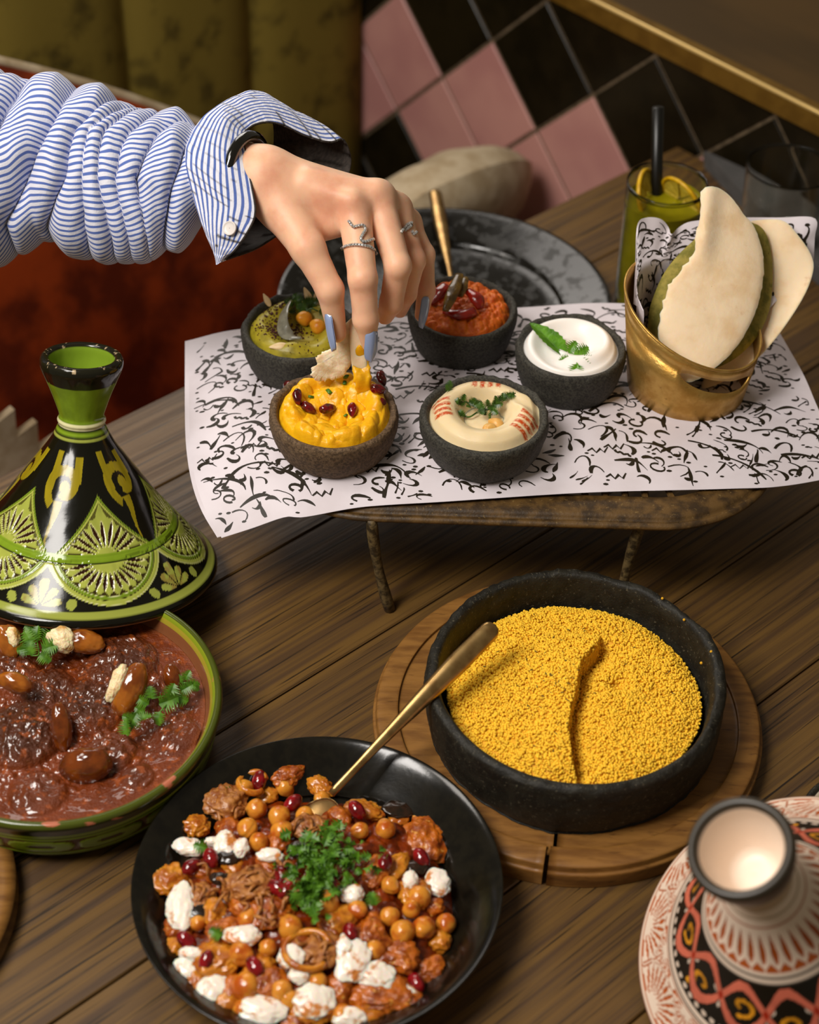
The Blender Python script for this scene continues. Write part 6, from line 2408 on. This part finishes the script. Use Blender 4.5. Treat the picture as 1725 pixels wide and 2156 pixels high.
# ---------------- sleeve
tx = np.array([-120, 0, 53, 88, 128, 154, 172, 220, 264, 308, 352, 419, 485])
ty = np.array([140, 148, 172, 159, 159, 174, 184, 184, 221, 232, 240, 226, 205])
bx = np.array([-120, 0, 53, 88, 119, 145, 220, 282, 317, 345, 401, 440, 485])
by = np.array([575, 560, 535, 505, 518, 536, 558, 555, 553, 530, 531, 525, 500])
nu, nv = 560, 300
xs = np.linspace(-400, 462, nu)
tops, bots = np.interp(xs, tx, ty), np.interp(xs, bx, by)
ker = np.exp(-np.linspace(-2, 2, 13) ** 2)
ker /= ker.sum()
tops = np.convolve(np.pad(tops, 6, 'edge'), ker, 'valid')
bots = np.convolve(np.pad(bots, 6, 'edge'), ker, 'valid')
cyp, hp_ = (tops + bots) / 2, (bots - tops) / 2
dc = np.interp(xs, [-400, -110, 200, 455], [118.6, 117.0, 115.2, 113.2])
th = np.linspace(0, 2 * np.pi, nv, endpoint=False)
Xs, Th = np.meshgrid(xs, th, indexing='ij')
rad_b = (hp_ * dc / FPX)[:, None]
rad_d = rad_b * .80
cenp = np.array([dep(a, b, c_) for a, b, c_ in zip(xs, cyp, dc)])
py_ = cyp[:, None] - hp_[:, None] * np.cos(Th)
frontm = sstep(-.2, .5, np.sin(Th))          # facing the camera: +sin
val_ = [[(40, 150), (0, 184), (-40, 300), (-90, 400), (-130, 500)], [(78, 160), (62, 184), (25, 300), (-45, 400), (-70, 500)], [(175, 150), (163, 184), (128, 300), (82, 400), (35, 500)],
        [(262, 200), (236, 230), (184, 300), (162, 400), (112, 500)], [(300, 225), (270, 240), (212, 300), (196, 400), (196, 520)], [(310, 225), (286, 240), (240, 300), (228, 400), (250, 540)],
        [(345, 230), (325, 245), (288, 300), (262, 400), (284, 540)], [(430, 225), (395, 250), (345, 300), (302, 400), (322, 540)], [(470, 225), (440, 250), (405, 310), (372, 420), (345, 530)], [(560, 200), (520, 300), (470, 420), (430, 540)]]
wob = 9 * (n2(py_ / 55, Xs / 300, 1.0, 4, 2) - .5)
XV = np.stack([np.interp(py_ + 0 * Xs, np.array(p)[:, 1], np.array(p)[:, 0]) for p in val_], -1) + wob[..., None]
XV = np.concatenate([np.full(Xs.shape + (1,), -190.0), XV, np.full(Xs.shape + (1,), 700.0)], -1)
idx = (Xs[..., None] >= XV).sum(-1)
idx = np.clip(idx, 1, XV.shape[-1] - 1)
a_x = np.take_along_axis(XV, idx[..., None] - 1, -1)[..., 0]
b_x = np.take_along_axis(XV, idx[..., None], -1)[..., 0]
gap = np.maximum(b_x - a_x, 12)
s01 = np.clip((Xs - a_x) / gap, 0, 1)
amp = np.minimum(.52 * gap / 33, 1.6)
arc = np.clip(1 - np.abs(2 * s01 - 1) ** 2.2, 0, 1) ** .62
soft = n2(py_ / 80 + idx * 3.1, Xs * 0, 1.0, 8, 2)
dsp = amp * (arc - .72) * (.55 + .9 * soft) * (.4 + .6 * frontm)
shift = .010 * (s01 - .5) * amp * 1.6
rn = fbm(np.stack([Xs / 70 + np.cos(Th) * 1.1, np.cos(Th) * 2.0, np.sin(Th) * 2.0], -1), 2, 5)
dsp += .45 * (rn - .5)
dsp += .10 * (fbm(np.stack([Xs / 30 + py_ / 40, np.cos(Th) * 2.2, np.sin(Th) * 2.2], -1), 2, 9) - .5)
shift += .02 * (rn - .5)
tuck = 1 - .40 * sstep(372, 440, Xs)
rb = (rad_b + dsp * .75) * tuck
rd = (rad_d + dsp) * tuck
pts3 = cenp[:, None, :] + (_U * np.cos(Th)[..., None]) * rb[..., None] - (_fw * np.sin(Th)[..., None]) * rd[..., None]
fade = sstep(455, 400, Xs)[..., None]
uv = np.stack([Xs / 500, Th / (2 * np.pi) + shift], -1)
# repeat the seam column so that the stripes close (seam is at the top)
vv = np.concatenate([pts3, pts3[:, :1]], 1)
uvv = np.concatenate([uv, uv[:, :1] + [0, 1]], 1)
M_str = stripe_mat('blue_striped_cotton', 80, 'd3d3de', '4a62a6', .25)
sleeve = part('shirt_sleeve', vv.reshape(-1, 3), grid_faces(nu, nv + 1), M_str, person, True, None, uvv.reshape(-1, 2))

# ---------------- open cuff
mouth = [(470, 549, 110.9), (500, 520, 110.3), (528, 475, 110.1), (536, 440, 110.2), (524, 370, 110.5), (514, 300, 111.4), (518, 272, 112.1), (551, 257, 113.0), (598, 266, 113.9), (645, 287, 114.7), (695, 299, 115.6), (727, 292, 116.4),
         (738, 352, 117.4), (700, 420, 117.6), (620, 470, 116.6), (545, 520, 113.8)]
backl = [(457, 541, 111.8), (428, 480, 110.6), (402, 400, 110.3), (392, 340, 110.5), (398, 300, 110.9), (420, 255, 111.7), (450, 228, 112.2), (490, 202, 113.0), (530, 188, 113.8), (560, 196, 114.6), (585, 215, 115.6), (610, 245, 116.8),
         (605, 330, 118.4), (570, 400, 118.6), (520, 460, 117.4), (480, 510, 114.4)]
mc = np.array([dep(*p) for p in mouth])
bc = np.array([dep(*p) for p in backl])


def loop(c, n):
    q = smooth_profile(np.vstack([c, c[:1]]), 10)
    return q[np.linspace(0, len(q) - 1, n, endpoint=False).astype(int)]


nl, ns = 200, 26
ml, bl = loop(mc, nl), loop(bc, nl)
cen = (ml.mean(0) + bl.mean(0)) / 2
s_ = np.linspace(-.14, 1, ns)
q = bl[:, None] * (1 - s_)[None, :, None] + ml[:, None] * s_[None, :, None]
out = q - cen
axis = nrm(ml.mean(0) - bl.mean(0))
out = out - (out @ axis)[..., None] * axis
out /= np.linalg.norm(out, axis=-1)[..., None] + 1e-9
wv = fbm(np.stack([np.arange(nl)[:, None] / 14 + 0 * s_, s_[None] * 2 + np.zeros((nl, 1)), np.zeros((nl, ns))], -1), 2, 3) - .5
bul = .35 * np.sin(np.pi * np.clip(s_, 0, 1))[None] + .35 * wv - 1.1 * np.clip(-s_ / .14, 0, 1)[None]
q = q + out * bul[..., None]
uvq = np.stack([np.repeat(np.arange(nl)[:, None] / nl, ns, 1), np.repeat(s_[None], nl, 0) + .10 * wv], -1)
M_cuff = stripe_mat('blue_striped_cuff', 11, 'd8d8e2', '4a62a6', .25)
cuff = part('cuff', q.reshape(-1, 3), grid_faces(nl, ns, close_u=True), M_cuff, person, True, None, uvq.reshape(-1, 2))
qi = q - out * .10
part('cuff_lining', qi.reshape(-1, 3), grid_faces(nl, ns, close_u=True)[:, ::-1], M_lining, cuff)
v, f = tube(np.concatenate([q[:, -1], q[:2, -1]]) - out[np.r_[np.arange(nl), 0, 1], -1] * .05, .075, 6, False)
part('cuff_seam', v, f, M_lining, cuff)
bp_ = q.reshape(-1, 3)
prj = np.array([(862.5 + FPX * ((p - _C) @ _R) / ((p - _C) @ _fw), 1078 - FPX * ((p - _C) @ _U) / ((p - _C) @ _fw), (p - _C) @ _fw) for p in bp_])
k = np.argmin((prj[:, 0] - 487) ** 2 + (prj[:, 1] - 482) ** 2 + 40 * (prj[:, 2] - prj[:, 2].min()) ** 2 * 4)
bc_ = bp_[k]
v, f = lathe(smooth_profile([(.02, 0), (.40, 0), (.46, .06), (.42, .14), (.3, .10), (.02, .09)], 4), 32)
part('button', place_v(v, frame(_U * .9, -_fw - .35 * _R), bc_ - _fw * .05), f, M_button, cuff)

# ---------------- torn flatbread in the fingers
def d_piece(x, y):
    return np.interp(y, [640, 700, 760, 800, 840], [113.6, 114.1, 115.1, 115.9, 116.4])
def jag2(o, t):
    m = (o[:, 1] > 735) & (o[:, 0] < 735)
    a = (n2(o[:, 0] / 5, o[:, 1] / 5, 1, 3, 3) - .5)
    b = (n2(o[:, 0] / 5, o[:, 1] / 5, 1, 33, 3) - .5)
    return np.c_[np.where(m, a * 15, a * 3), np.where(m, b * 13, b * 3)]
t = thing('torn_flatbread', dep(735, 780, 114.8), 'torn piece of flatbread held between thumb and finger over the yellow dip', 'bread')
v, f = slab([(742, 668), (728, 682), (712, 708), (700, 733), (680, 742), (668, 752), (668, 770), (655, 778), (662, 800), (700, 800), (730, 785), (744, 750), (748, 700)], d_piece, .5, ns=26, nt=160, seed=31, bumpy=.35, jag=jag2)
part('torn_flap', v, f, M_pita_crumb, t)
v, f = slab([(743, 655), (752, 690), (764, 720), (773, 755), (777, 800), (770, 830), (752, 828), (744, 790), (738, 745), (737, 700)], lambda x, y: d_piece(x, y) - .45, .45, ns=20, nt=120, seed=33, bumpy=.15)
part('folded_strip', v, f, M_pita, t)
v, f = slab([(748, 735), (758, 728), (770, 742), (779, 775), (782, 812), (776, 842), (756, 842), (746, 812), (742, 775)], lambda x, y: d_piece(x, y) - .62 + .25 * np.sin(y / 13.0), .5, ns=24, nt=120, seed=35, bumpy=.9, jag=lambda o, t: 9 * np.c_[n2(o[:, 0] / 9, o[:, 1] / 9, 1, 4, 2) - .5, n2(o[:, 0] / 9, o[:, 1] / 9, 1, 5, 2) - .5])
part('clinging_dip', v, f, M_yel, t)
